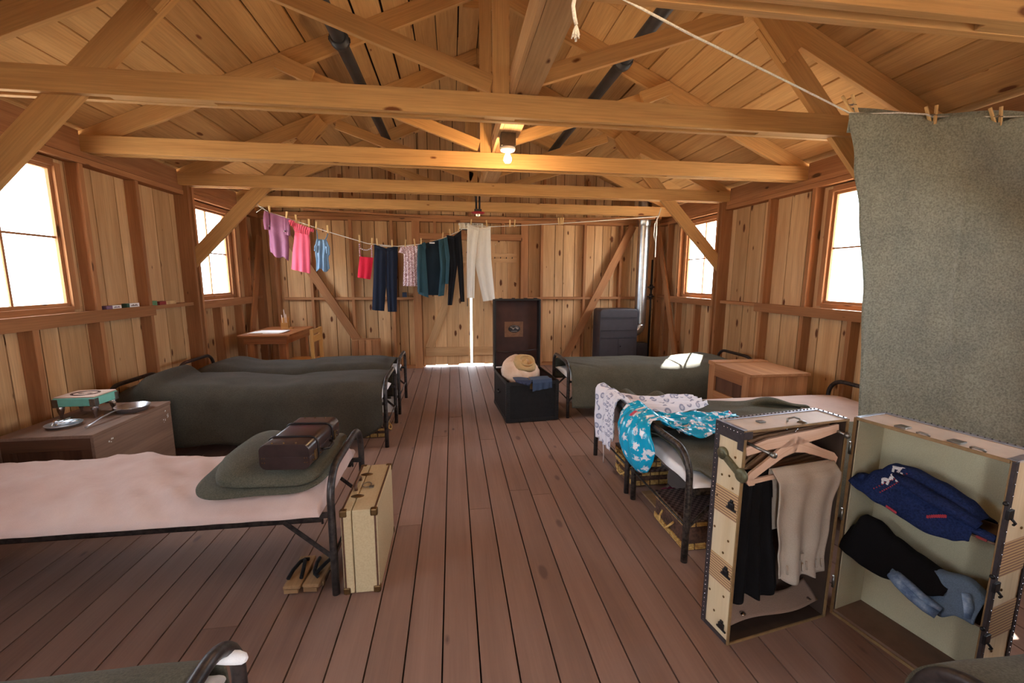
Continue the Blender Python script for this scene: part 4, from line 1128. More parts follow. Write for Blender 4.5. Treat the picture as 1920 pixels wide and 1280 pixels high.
t = thing('stove_pipe', 'shiny galvanised stove pipe rising beside the heater', 'stovepipe', (2.92, 6.38, .55))
cx, cy, R = 2.925, 6.38, .088
MB().tube([(cx, cy, .68), (cx, cy, 1.3), (cx, cy, 2.18)], R, 24, caps=False).build('pipe_run', M_galv, t)
MB().tube([(cx, cy, 2.18), (cx, cy, 2.2), (cx, cy, 2.26), (cx, cy, 2.59)], [R, R + .008, R + .01, R + .01], 24, caps=False).build('pipe_collar', M_galv, t)
MB().lathe([(R, -.003), (R + .004, 0), (R, .003)], (cx, cy, 2.06), 24).build('seam_ring', M_galv, t)
MB().tube([(2.805, cy, .565), (2.84, cy, .565), (2.875, cy, .575), (2.905, cy, .605), (cx - .003, cy, .645), (cx, cy, .68)], R * .98, 20).build('elbow', M_galv, t)
t = thing('gas_pipe', 'thin black pipe with valves in the back right corner', 'pipe', (3.16, 6.53, .1))
MB().tube([(3.16, 6.53, .0), (3.16, 6.53, 1.68)], .014, 10).build('pipe_run', M_black, t)
for z in (1.25, 1.10): MB().tube([(3.16, 6.53, z - .04), (3.16, 6.53, z + .04)], .026, 12).tube([(3.10, 6.515, z), (3.22, 6.545, z)], .012, 8).build('valve', M_black, t)

# ================================================================ emergency light and fire sprinkler
M_clear = plain('milky_plastic', s2l(222, 220, 212), rough=.25, noise_amt=.03, scale=30)
t = thing('emergency_light', 'white emergency light box above the door', 'light fitting', (.28, 6.58, 2.09))
MB().board((.10, 6.56, 2.10), (.47, 6.60, 2.195)).build('housing', M_clear, t, bevel=.012)
m = MB()
for k in range(5): m.board((.13 + k * .065, 6.556, 2.112), (.18 + k * .065, 6.5595, 2.183))
m.build('lens', M_nick, t); MB().board((.11, 6.56, 2.093), (.46, 6.605, 2.0995)).build('base_strip', M_black, t)
M_redp = plain('red_paint', s2l(176, 40, 52), rough=.4)
t = thing('ceiling_sprinkler', 'red and chrome sprinkler head hanging near the far end of the ceiling board', 'sprinkler', (.336, 5.62, 2.17))
MB().tube([(.315, 5.62, 2.66), (.315, 5.62, 2.25)], .012, 8).tube([(.357, 5.62, 2.45), (.357, 5.62, 2.25)], .012, 8).build('drop_pipe', M_black, t)
MB().board((.29, 5.60, 2.218), (.382, 5.64, 2.25)).build('bracket', M_black, t, bevel=.004)
MB().lathe([(0, 2.218), (.05, 2.217), (.085, 2.208), (.085, 2.2), (.06, 2.188), (0, 2.186)], (.336, 5.62, 0), 24).build('red_disc', M_redp, t)
m = MB()
for k in range(6):
    a = k * PI / 3; m.board((.336 + .02 * math.cos(a) - .006, 5.62 + .02 * math.sin(a) - .006, 2.163), (.336 + .02 * math.cos(a) + .006, 5.62 + .02 * math.sin(a) + .006, 2.186))
m.ball((.336, 5.62, 2.166), .016, 10, 6); m.build('deflector', M_steel, t)

# ================================================================ washing line
LINE = [(-2.432, 2.274), (-2.322, 2.210), (-2.068, 2.129), (-1.648, 1.988), (-1.112, 1.831), (-0.731, 1.801), (-0.340, 1.842), (-0.123, 1.916), (0.110, 2.020), (0.213, 2.100), (0.573, 2.086), (1.518, 2.148), (2.987, 2.276)]
LY = 6.05
def line_z(x):
    for (a, za), (b, zb) in zip(LINE, LINE[1:]):
        if a <= x <= b: return za + (zb - za) * (x - a) / (b - a)
    return LINE[-1][1]
t = thing('washing_line', 'white cord strung across the far end with washing pegged on it', 'washing line', (.3, LY, 2.2))
MB().tube([(-2.47, 6.10, 2.31)] + [(x, LY, z) for x, z in LINE] + [(2.99, 6.11, 2.30)], .0055, 8).build('cord', M_white_rope, t)
CORD = [(3.021, 2.397), (2.987, 2.276), (2.936, 2.169), (2.928, 2.018), (2.950, 1.919), (2.969, 2.019), (2.964, 2.245), (2.959, 1.904), (2.962, 1.697)]
MB().tube([(x, LY + .01 - i * .002, z) for i, (x, z) in enumerate(CORD)], .008, 8).build('loose_end', M_white_rope, t)
MB().tube([(-2.50, 6.06, 2.36), (-2.44, 6.04, 2.28), (-2.38, 6.03, 2.265), (-2.47, 6.03, 2.20)], .005, 6).build('knot', M_white_rope, t)
M_peg = wood('peg_wood', s2l(240, 206, 150), s2l(220, 178, 120), knots=0, rough=.7, spread=.3)
def small_peg(x, label, tilt=0.0):
    z = line_z(x) + .03
    m = MB(); d = V((math.sin(tilt), 0, math.cos(tilt)))
    c = V((x, LY, z))
    for s in (-1, 1): m.beam(c - d * .045 + V((0, s * .0075, 0)), c + d * .05 + V((0, s * .014, 0)), .016, .009, up=(0, 1, 0))
    m.tube([c + V((-.008, -.014, -.002)), c + V((-.008, .014, -.002)), c + V((.008, .014, -.002)), c + V((.008, -.014, -.002))], .0018, 5, closed=True)
    o = m.build('clothes_peg', M_peg, loc=tuple(c)); return tag(o, label, 'clothes peg', 'pegs on the far washing line')
pegs = [(-2.318, 'left peg on the plum blouse'), (-2.114, 'right peg on the plum blouse'), (-1.999, 'left peg on the pink dress'), (-1.845, 'right peg on the pink dress'), (-1.757, 'peg on the left strap of the blue playsuit'), (-1.617, 'peg on the right strap of the blue playsuit'), (-1.219, 'peg on the left strap of the red top'), (-1.060, 'peg on the right strap of the red top'), (-.992, 'left peg on the wide navy trousers'), (-.798, 'right peg on the wide navy trousers'), (-.622, 'left peg on the pink speckled top'), (-.501, 'right peg on the pink speckled top'), (-.413, 'left peg on the dark teal blouse'), (-.122, 'right peg on the dark teal blouse'), (-.022, 'left peg on the black trousers'), (.097, 'right peg on the black trousers'), (.267, 'left peg on the white trousers'), (.481, 'right peg on the white trousers'), (.803, 'empty peg just right of the white trousers'), (.871, 'second empty peg right of the white trousers'), (1.499, 'first of three empty pegs together on the cord'), (1.529, 'middle of three empty pegs together on the cord'), (1.559, 'last of three empty pegs together on the cord')]
for i, (x, lab) in enumerate(pegs):
    small_peg(x, 'wooden ' + lab if not lab.startswith(('empty', 'second', 'first', 'middle', 'last')) else lab, (.12 * math.sin(i * 2.1)))

# garments: closed, folded shells hung under the cord
def garment(parent_or_none, nm, mat, left, right, depth=.03, folds=5, famp=.012, seed=0, nu=40, nv=30, y=LY, label=None, cat='clothes', hem=0.0, loc=None, top_on_line=False):
    def edge(pts, v):
        n = len(pts) - 1; k = v * n; i = min(n - 1, int(k)); f = k - i
        return pts[i][0] + (pts[i + 1][0] - pts[i][0]) * f, pts[i][1] + (pts[i + 1][1] - pts[i][1]) * f
    def resample(pts):
        L = [0]
        for a, b in zip(pts, pts[1:]): L.append(L[-1] + math.hypot(b[0] - a[0], b[1] - a[1]))
        def at(v):
            s = v * L[-1]
            for i in range(1, len(pts)):
                if s <= L[i] + 1e-9:
                    f = (s - L[i - 1]) / max(1e-9, L[i] - L[i - 1]); return pts[i - 1][0] + (pts[i][0] - pts[i - 1][0]) * f, pts[i - 1][1] + (pts[i][1] - pts[i - 1][1]) * f
            return pts[-1]
        return at
    A, B = resample(left), resample(right); m = MB()
    def face(side):
        def f(u, v):
            (xa, za), (xb, zb) = A(v), B(v)
            bul = math.sin(PI * u) ** .6 * depth * (.35 + .65 * min(1, v * 2.5)) * (1 if v < .999 else 1)
            ph = folds * 2 * PI * u + seed + 1.1 * math.sin(v * 2 + seed)
            w = famp * math.sin(ph) * (.25 + .75 * v) * math.sin(PI * u) ** .4 + famp * .6 * NZ(xa + (xb - xa) * u, za * 1.3, 8, seed)
            z = za + (zb - za) * u + hem * math.sin(u * 9 + seed) * v
            return (xa + (xb - xa) * u, y + side * bul / 2 + w, z)
        return f
    m.grid(face(-1), nu, nv); m.grid(face(1), nu, nv, flip=True)
    # close hem and shoulders
    m.grid(lambda u, v: tuple(V(face(-1)(u, 1)).lerp(V(face(1)(u, 1)), v)), nu, 1); m.grid(lambda u, v: tuple(V(face(-1)(u, 0)).lerp(V(face(1)(u, 0)), v)), nu, 1, flip=True)
    if parent_or_none is None:
        zc = (left[0][1] + left[-1][1]) / 2
        o = m.build(nm, mat, loc=loc or ((left[0][0] + right[0][0]) / 2, y, zc))
        if label: tag(o, label, cat)
        return o
    return m.build(nm, mat, parent_or_none)

M_plum = cloth('plum_satin', s2l(142, 88, 116), fuzz=.1, weave=200, rough=.5)
M_pink = cloth('pink_cotton', s2l(238, 104, 130), fuzz=.06, weave=220)
M_skyb = cloth('blue_satin', s2l(126, 158, 190), fuzz=.1, weave=200, rough=.35)
M_redc = cloth('red_knit', s2l(222, 44, 70), fuzz=.08, weave=260)
M_navyt = cloth('navy_wool', s2l(36, 42, 58), fuzz=.12, weave=240)
M_tealb = cloth('dark_teal_crepe', s2l(50, 82, 92), fuzz=.12, weave=240, rough=.7)
M_teald = cloth('teal_inner', s2l(34, 46, 56), fuzz=.1, weave=240)
M_blackc = cloth('black_cloth', s2l(30, 30, 34), fuzz=.12, weave=240)
M_whitec = cloth('off_white_linen', s2l(230, 222, 208), fuzz=.05, weave=260)
def speckle():
    m, nt, b = new_mat('pink_speckled_cloth')
    tc = nd(nt, 'ShaderNodeTexCoord'); n = nd(nt, 'ShaderNodeTexNoise', i_Scale=75.0, i_Detail=3.0, i_Roughness=.7); nt.links.new(tc.outputs['Object'], n.inputs['Vector'])
    r = ramp(nt, [(.40, s2l(126, 78, 84)), (.5, s2l(206, 164, 168)), (.58, s2l(240, 226, 228))]); nt.links.new(n.outputs[0], r.inputs[0]); nt.links.new(r.outputs[0], b.inputs['Base Color']); b.inputs['Roughness'].default_value = .6
    return m
M_speck = speckle()
t = thing('blouse', 'plum satin blouse at the left end of the washing line', 'blouse', (-2.24, LY, 2.1))
garment(t, 'bodice', M_plum, [(-2.345, 2.215), (-2.352, 2.10), (-2.345, 1.85), (-2.35, 1.69)], [(-2.10, 2.135), (-2.11, 1.93), (-2.11, 1.78), (-2.13, 1.604)], .055, 1.6, .020, 1, hem=.02)
garment(t, 'sleeve', M_plum, [(-2.372, 2.222), (-2.394, 2.102), (-2.385, 1.99)], [(-2.32, 2.21), (-2.315, 2.1), (-2.33, 1.985)], .03, 1, .008, 3, 10, 14, y=LY - .03)
garment(t, 'sleeve', M_plum, [(-2.14, 2.14), (-2.145, 2.02), (-2.14, 1.93)], [(-2.065, 2.128), (-2.07, 2.0), (-2.075, 1.91)], .03, 1, .008, 5, 10, 14, y=LY - .03)
MB().ball((-2.135, LY - .05, 1.97), .012, 8, 5).ball((-2.31, LY - .055, 2.03), .01, 8, 5).build('buttons', M_nick, t)
t = thing('dress', 'bright pink sleeveless dress with a frilled yoke on the washing line', 'dress', (-1.95, LY, 2.0))
garment(t, 'skirt', M_pink, [(-2.03, 1.965), (-2.045, 1.86), (-2.074, 1.70), (-2.103, 1.487)], [(-1.855, 1.93), (-1.845, 1.855), (-1.855, 1.65), (-1.869, 1.432)], .045, 2.5, .010, 2)
garment(t, 'yoke', M_pink, [(-2.07, 2.105), (-2.045, 2.04), (-2.03, 1.97)], [(-1.80, 2.01), (-1.835, 1.97), (-1.85, 1.925)], .04, 9, .008, 7, 50, 12, y=LY - .005)
for a, b in (([(-2.085, 2.125), (-2.09, 2.08)], [(-2.01, 2.10), (-2.035, 2.02)]), ([(-1.86, 2.03), (-1.85, 1.98)], [(-1.775, 2.0), (-1.79, 1.965)])): garment(t, 'frill', M_pink, a, b, .03, 3, .010, 4, 16, 8, y=LY - .03)
t = thing('playsuit', 'shiny pale blue playsuit hung by its straps', 'playsuit', (-1.69, LY, 1.75))
garment(t, 'suit_body', M_skyb, [(-1.763, 1.884), (-1.795, 1.77), (-1.785, 1.62), (-1.793, 1.48)], [(-1.637, 1.872), (-1.60, 1.76), (-1.625, 1.62), (-1.62, 1.475)], .05, 3, .018, 5, hem=.022)
MB().tube([(-1.757, LY, 2.0), (-1.748, LY - .01, 1.93), (-1.742, LY - .025, 1.86)], .014, 8, flat=.35).build('strap', M_skyb, t)
MB().tube([(-1.617, LY, 1.955), (-1.635, LY - .01, 1.90), (-1.66, LY - .025, 1.85)], .014, 8, flat=.35).build('strap', M_skyb, t)
garment(t, 'ruffle', M_skyb, [(-1.79, 1.80), (-1.80, 1.73)], [(-1.745, 1.79), (-1.745, 1.70)], .03, 2, .01, 2, 10, 8, y=LY - .02); garment(t, 'ruffle', M_skyb, [(-1.66, 1.79), (-1.65, 1.70)], [(-1.595, 1.775), (-1.60, 1.67)], .03, 2, .01, 6, 10, 8, y=LY - .02)
t = thing('halter_top', 'small red top hanging from beaded straps', 'top', (-1.15, LY, 1.5))
garment(t, 'top_body', M_redc, [(-1.227, 1.661), (-1.25, 1.52), (-1.271, 1.385)], [(-1.051, 1.649), (-1.075, 1.5), (-1.099, 1.357)], .035, 2, .010, 3)
MB().tube([(-1.219, LY, 1.83), (-1.222, LY - .01, 1.745), (-1.215, LY - .01, 1.66)], .006, 6).build('strap', M_redc, t)
MB().tube([(-1.06, LY, 1.81), (-1.068, LY - .01, 1.73), (-1.072, LY - .01, 1.655)], .006, 6).build('strap', M_redc, t)
m = MB()
for k in range(7): m.ball((-1.221, LY - .014, 1.82 - k * .025), .009, 8, 5)
for k in range(7): m.ball((-1.066, LY - .014, 1.80 - k * .023), .009, 8, 5)
for k in range(7): m.ball((-1.205 + k * .021, LY - .014, 1.765 - .02 * math.sin(k / 6 * PI)), .009, 8, 5)
m.build('beads', plain('glass_beads', s2l(214, 206, 214), rough=.2, noise_amt=.05), t)

def trousers(label, mat, wl, wr, cl, ll, lr, rl, rr_, crotch, seed, y=LY, extra=None, dip=.0, loc=None):
    t = thing('trousers', label, 'trousers', ((wl[0] + wr[0]) / 2, y, wl[1]))
    mid = ((wl[0] + wr[0]) / 2, (wl[1] + wr[1]) / 2 - dip)
    garment(t, 'trouser_leg', mat, [wl, cl[0], ll], [mid, crotch, lr], .06, 2, .010, seed, 26, 34, y=y)
    garment(t, 'trouser_leg', mat, [mid, crotch, rl], [wr, cl[1], rr_], .06, 2, .010, seed + 2, 26, 34, y=y + .006)
    garment(t, 'waistband', mat, [(wl[0] - .003, wl[1] + .006), (wl[0] - .003, wl[1] - .035)], [(mid[0] + .01, mid[1] + .006), (mid[0] + .01, mid[1] - .035)], .066, 1, .008, seed, 14, 3, y=y)
    garment(t, 'waistband', mat, [(mid[0] - .01, mid[1] + .006), (mid[0] - .01, mid[1] - .035)], [(wr[0] + .003, wr[1] + .006), (wr[0] + .003, wr[1] - .035)], .066, 1, .008, seed, 14, 3, y=y + .006)
    return t
t = trousers('wide-legged navy trousers, longest dark piece on the washing line', M_navyt, (-1.03, 1.82), (-.728, 1.80), ((-1.05, 1.53), (-.74, 1.53)), (-1.097, .945), (-.935, .929), (-.890, .918), (-.769, .917), (-.9, 1.25), 1, dip=.045)
garment(t, 'lining', M_whitec, [(-.97, 1.822), (-.96, 1.80)], [(-.80, 1.81), (-.81, 1.79)], .01, 1, .002, 1, 10, 4, y=LY + .03)
t = thing('sequin_top', 'short-sleeved top speckled pink and white', 'top', (-.56, LY, 1.6))
garment(t, 'top_body', M_speck, [(-.665, 1.80), (-.650, 1.70), (-.655, 1.53), (-.675, 1.272)], [(-.452, 1.815), (-.445, 1.70), (-.45, 1.53), (-.442, 1.265)], .045, 5, .013, 8)
garment(t, 'sleeve', M_speck, [(-.68, 1.795), (-.715, 1.72)], [(-.64, 1.795), (-.63, 1.70)], .035, 1, .006, 3, 10, 8, y=LY - .02); garment(t, 'sleeve', M_speck, [(-.50, 1.81), (-.495, 1.72)], [(-.455, 1.815), (-.425, 1.74)], .035, 1, .006, 3, 10, 8, y=LY - .02)
t = thing('shirt', 'dark teal long shirt with an open collar on the washing line', 'shirt', (-.25, LY, 1.7))
garment(t, 'shirt_body', M_teald, [(-.405, 1.835), (-.43, 1.50), (-.43, 1.15)], [(-.105, 1.915), (-.09, 1.5), (-.13, 1.14)], .05, 2, .010, 5)
garment(t, 'front_panel', M_tealb, [(-.43, 1.825), (-.453, 1.51), (-.469, 1.165)], [(-.36, 1.845), (-.345, 1.5), (-.33, 1.11)], .05, 1, .012, 2, 14, 26, y=LY - .032)
garment(t, 'front_panel', M_tealb, [(-.18, 1.895), (-.16, 1.5), (-.20, 1.13)], [(-.095, 1.918), (-.075, 1.5), (-.12, 1.14)], .05, 1, .012, 4, 14, 26, y=LY - .032)
garment(t, 'sleeve', M_tealb, [(-.11, 1.915), (-.085, 1.6), (-.10, 1.30)], [(-.062, 1.93), (-.030, 1.66), (-.055, 1.30)], .05, 1, .010, 7, 12, 22, y=LY - .045)
garment(t, 'sleeve', M_tealb, [(-.455, 1.82), (-.475, 1.5), (-.478, 1.19)], [(-.415, 1.83), (-.425, 1.5), (-.43, 1.185)], .05, 1, .010, 9, 12, 22, y=LY - .05)
for s, x in ((1, -.355), (-1, -.165)): MB().prism([(x, LY - .075, 1.86), (x - s * .05, LY - .075, 1.84), (x - s * .005, LY - .08, 1.74), (x + s * .012, LY - .08, 1.79)], (0, .006, 0)).build('collar', M_tealb, t)
MB().board((-.30, LY - .07, 1.84), (-.23, LY - .066, 1.857)).build('collar_tag', M_paper, t)
trousers('slim black trousers hung beside the white ones', M_blackc, (-.066, 1.955), (.128, 2.025), ((-.044, 1.514), (.149, 1.639)), (-.071, 1.007), (-.010, 1.007), (.105, 1.052), (.165, 1.051), (.071, 1.55), 3, y=LY - .01, dip=.05)
trousers('long off-white linen trousers hung in front of the door', M_whitec, (.217, 2.115), (.532, 2.079), ((.199, 1.64), (.542, 1.643)), (.198, 1.109), (.301, 1.101), (.424, 1.056), (.593, 1.08), (.318, 1.56), 5, y=LY - .015, dip=.04)
# ================================================================ wardrobe trunk standing open
def frame_fn(A, e1):
    e1 = V((e1[0], e1[1], 0)).normalized(); e2 = V((-e1.y, e1.x, 0)); A = V((A[0], A[1], 0))
    return lambda p: A + e1 * p[0] + e2 * p[1] + V((0, 0, p[2]))
FL = frame_fn((1.013, 1.315), (.988, .155))
FR = frame_fn((1.552, 1.405), (.203, -.979))
def mapped(m, F):
    m.v = [tuple(F(p)) for p in m.v]; return m
def P_(lo, hi, F, nm, mat, par, bevel=0.0, axis=None):
    return mapped(MB().board(lo, hi, axis), F).build(nm, mat, par, bevel=bevel)
M_panel = wood('trunk_panel', s2l(216, 196, 164), s2l(198, 172, 136), knots=0, rough=.6, spread=.1, grain=.4)
M_top = plain('trunk_top_panel', s2l(206, 190, 176), rough=.55, scale=9, noise_amt=.08)
M_tedge = plain('trunk_fibre_edge', s2l(58, 50, 52), rough=.5, scale=60)
M_silver = plain('silvery_edge', s2l(170, 172, 182), rough=.35, metal=.7, scale=40)
M_tan_edge = plain('trunk_wood_edge', s2l(138, 108, 72), rough=.55, scale=30, noise_amt=.12)
M_inside = plain('trunk_dark_lining', s2l(70, 52, 42), rough=.8, scale=10, noise_amt=.12)
M_linen = cloth('cream_linen_lining', s2l(198, 188, 158), fuzz=.07, weave=340, blotch=5)
M_flap = cloth('canvas_flap', s2l(150, 124, 108), fuzz=.08, weave=300)
M_olivem = plain('olive_latch', s2l(112, 108, 84), rough=.45, metal=.5, scale=60)
M_floorl = plain('trunk_floor_lining', s2l(116, 88, 72), rough=.9, scale=14, noise_amt=.1)
def stripes():
    m, nt, b = new_mat('striped_band')
    wc = nd(nt, 'ShaderNodeAttribute', attribute_name='wc'); mp = nd(nt, 'ShaderNodeMapping'); mp.inputs['Scale'].default_value = (0, 95, 0)
    nt.links.new(wc.outputs['Vector'], mp.inputs['Vector'])
    w = nd(nt, 'ShaderNodeTexWave', i_Scale=.32, i_Distortion=0.0); w.bands_direction = 'Y'; nt.links.new(mp.outputs[0], w.inputs['Vector'])
    r = ramp(nt, [(.3, s2l(138, 102, 80)), (.62, s2l(160, 124, 98)), (.8, s2l(200, 168, 116))]); nt.links.new(w.outputs['Fac'], r.inputs[0]); nt.links.new(r.outputs[0], b.inputs['Base Color']); b.inputs['Roughness'].default_value = .6
    return m
M_band = stripes()
WH = .85
t = thing('wardrobe_trunk', 'cream banded wardrobe trunk standing wide open with hangers and shelves', 'trunk', (1.5, 1.42, 0))
# --- hanging half
W, D = .494, .13
hl = mapped(MB().board((0, D - .008, 0), (W, D, WH)), FL).build('hanging_half', M_panel, t)
P_((0, 0, .008), (.008, D - .0085, WH - .008), FL, 'side_panel', M_panel, hl, axis=2)
P_((.0085, .004, .012), (.012, D - .009, WH - .012), FL, 'side_lining', M_inside, hl)
P_((W - .008, 0, 0), (W, D - .0085, WH - .0), FL, 'hinge_panel', M_inside, hl)
P_((0, 0, WH - .008), (W - .0085, D - .0085, WH), FL, 'top_panel', M_top, hl, axis=0)
P_((.0, 0, 0), (W - .0085, D - .0085, .0075), FL, 'bottom_panel', M_inside, hl)
P_((.0125, D - .012, .012), (W - .0125, D - .0085, WH - .012), FL, 'back_lining', M_inside, hl)
m = MB()
for u0, u1 in ((-.003, .004), (W - .006, W + .001)): m.board((u0, -.006, 0), (u1 + .004, -.0005, WH))
m.board((.0085, -.006, WH - .008), (W - .0065, -.0005, WH + .001)); m.board((.0085, -.006, .0), (W - .0065, -.0005, .009))
mapped(m, FL).build('opening_edge', M_tan_edge, hl, bevel=.001)
m = MB()
m.board((-.004, D - .02, 0), (-.0005, D + .003, WH + .002)); m.board((-.004, D + .0005, 0), (.02, D + .003, WH)); m.board((-.004, .0, .0), (-.0005, D - .0205, .018))
m.board((-.004, 0.0, WH - .05), (-.0005, D - .0205, WH + .002)); mapped(m, FL).build('fibre_edge', M_tedge, hl, bevel=.001)
m = MB().board((-.004, D - .018, WH + .0005), (W, D + .003, WH + .004)).board((-.004, .0, WH + .0005), (.012, D - .0185, WH + .004)).board((W - .014, .0, WH + .0005), (W, D - .0185, WH + .004)); mapped(m, FL).build('metal_edge', M_silver, hl, bevel=.001)
m = MB(); m2 = MB()
for k in range(44): m.ball((-.0045, D - .009, .01 + k * .0192), .0022, 6, 4)
for k in range(26): m2.ball((.01 + k * .0188, D - .008, WH + .0045), .0034, 6, 4)
for k in range(6): m2.ball((W - .007, .01 + k * .02, WH + .0045), .003, 6, 4); m.ball((-.0045, .01 + k * .016, WH - .012), .0025, 6, 4)
mapped(m, FL).build('studs', M_steel, hl); mapped(m2, FL).build('dark_studs', M_tedge, hl)
for z in (.50, .22): P_((-.0025, .001, z), (-.0003, D - .0205, z + .105), FL, 'striped_band', M_band, hl, axis=1)
m = MB()
for v, z in ((.03, .74), (.085, .65), (.03, .62), (.05, .66), (.1, .56), (.03, .41), (.1, .43), (.05, .35), (.03, .18), (.1, .16), (.07, .09)): m.ball((-.002, v, z), .005, 8, 4, sc=(.5, 1, 1))
mapped(m, FL).build('rivets', M_brass, hl)
for z in (.555, .285, .06):
    m = MB().board((-.012, .014, z - .012), (-.001, .038, z + .012)).board((-.008, .004, z - .018), (-.001, .05, z - .01)).board((-.008, .02, z + .012), (-.001, .034, z + .022)); mapped(m, FL).build('catch', M_black, hl, bevel=.003)
m = MB(); m.lathe([(.0, -.012), (.022, -.012), (.024, -.008), (.024, -.001)], (0, .085, .735), 24, axis=(1, 0, 0)); m.lathe([(.0, -.013), (.009, -.013), (.01, -.001)], (0, .085, .735), 16, axis=(1, 0, 0))
m.beam((-.007, .085, .735), (-.007, .0, .69), .010, .026, up=(0, .5, 1)); m.lathe([(.010, -.013), (.022, -.013), (.026, -.008), (.026, -.001)], (0, -.006, .688), 24, axis=(1, 0, 0)); mapped(m, FL).build('swing_latch', M_olivem, hl)
m = MB(); m.board((-.006, -.004, WH - .075), (-.001, .022, WH - .006)); m.board((-.006, -.008, WH - .03), (.03, -.0065, WH - .002)); mapped(m, FL).build('corner_iron', M_tedge, hl, bevel=.003)
m = MB(); m.board((.12, .05, WH), (.15, .07, WH + .006)); mapped(m, FL).build('strap_plate', M_nick, hl, bevel=.001)
m = MB(); m.tube([(.235, .035, WH + .001), (.235, .035, WH + .012), (.265, .035, WH + .016), (.285, .028, WH + .010), (.285, .024, WH + .002)], .004, 8); m.lathe([(.0, .008), (.012, .006), (.018, 0)], (.28, .012, WH), 14); mapped(m, FL).build('hasp', M_nick, hl, bevel=.001)
m = MB(); m.tube([(.028, .03, WH - .05), (.035, -.02, WH - .055), (.048, -.075, WH - .062)], .0055, 10); m.lathe([(0, -.088), (.009, -.088), (.011, -.08), (.009, -.072), (0, -.072)], (.048, 0, WH - .062), 16, axis=(0, 1, 0)); mapped(m, FL).build('hanger_rail', M_nick, hl)
m = MB(); m.tube([(W - .03, .03, WH - .05), (W - .036, -.006, WH - .05), (W - .03, -.022, WH - .055)], .006, 10); m.ball((W - .03, -.028, WH - .055), .012, 12, 8); mapped(m, FL).build('rail_hook', M_nick, hl)
def flapfn(u, v):
    uu = .018 + (W - .03) * u; z = .10 - .035 * math.sin(PI * u) - .012 * math.sin(u * 9) * (1 - v); z = z + (-.05 * u + .035) * 0
    return (uu, .012 + .07 * v + .01 * math.sin(u * 7), .062 + .020 * math.sin(u * 5.5 + .6) * v - .0 * u + .055 * v)
mapped(MB().grid(flapfn, 30, 8), FL).build('canvas_flap', M_flap, hl, solid=.003)
m = MB()
for u in (.10, W - .055): m.lathe([(0, .007), (.005, .007), (.007, .003), (.012, .002), (.012, 0)], (u, .03, .083 if u < .2 else .068), 14)
mapped(m, FL).build('snap', M_steel, hl)

# --- hangers: one in front, a few behind
M_hang = wood('hanger_wood', s2l(224, 188, 164), s2l(206, 164, 136), knots=0, rough=.5, spread=.1, grain=.4)
M_hangd = wood('hanger_wood_dark', s2l(176, 136, 104), s2l(140, 104, 76), knots=0, rough=.5, spread=.2)
def hanger(v, mat, label, dz=0.0):
    th = thing('coat_hanger', label, 'hanger', tuple(FL((.25, v, .78 + dz))))
    m = MB()
    def strip(pts, wds):
        n = len(pts)
        def fn(u, q):
            k = u * (n - 1); i = min(n - 2, int(k)); f = k - i
            a, b = V((pts[i][0], 0, pts[i][1])), V((pts[i + 1][0], 0, pts[i + 1][1])); p = a.lerp(b, f); w = wds[i] + (wds[i + 1] - wds[i]) * f
            i0, i1 = max(0, i - 1 if f < .5 else i), min(n - 1, i + 1 if f < .5 else i + 2)
            d = V((pts[i1][0] - pts[i0][0], 0, pts[i1][1] - pts[i0][1])).normalized(); nn = V((-d.z, 0, d.x))
            return p + nn * w * (q - .5)
        for s, fl in ((0, False), (1, True)):
            m.grid(lambda u, q: tuple(fn(u, q) + V((0, v + .009 * s, dz))), 24, 3, flip=fl, smooth=False)
        for q, fl in ((0, True), (1, False)): m.grid(lambda u, s: tuple(fn(u, q) + V((0, v + .009 * s, dz))), 24, 1, flip=fl)
        for uu, fl in ((0, False), (1, True)): m.grid(lambda q, s: tuple(fn(uu, q) + V((0, v + .009 * s, dz))), 3, 1, flip=fl)
    strip([(.022, .768), (.12, .785), (.25, .79), (.37, .80), (.464, .813)], [.032, .042, .05, .042, .03])
    strip([(.25, .772), (.19, .745), (.12, .705), (.06, .672), (.045, .658), (.055, .646), (.075, .643)], [.065, .042, .033, .032, .034, .028, .018])
    strip([(.25, .772), (.31, .752), (.38, .725), (.448, .70), (.462, .686), (.458, .673), (.44, .668)], [.065, .042, .033, .032, .034, .028, .018])
    strip([(.06, .648), (.25, .658), (.46, .674)], [.018, .015, .018])
    mapped(m, FL).build('hanger_body', mat, th)
    hk = MB().tube([(.25, v + .0045, .808 + dz), (.25, v + .0045, .822 + dz), (.262, v + .0045, .832 + dz)], .0025, 6); mapped(hk, FL).build('hook', M_steel, th)
hanger(.006, M_hang, 'pale cut-out hanger at the front of the wardrobe trunk')
hanger(.042, M_hangd, 'darker hanger second in the wardrobe trunk, just behind the pale one', -.004)
hanger(.070, M_hangd, 'darker hanger third in the wardrobe trunk', -.006)
hanger(.096, M_hangd, 'darker hanger at the very back of the wardrobe trunk', -.008)
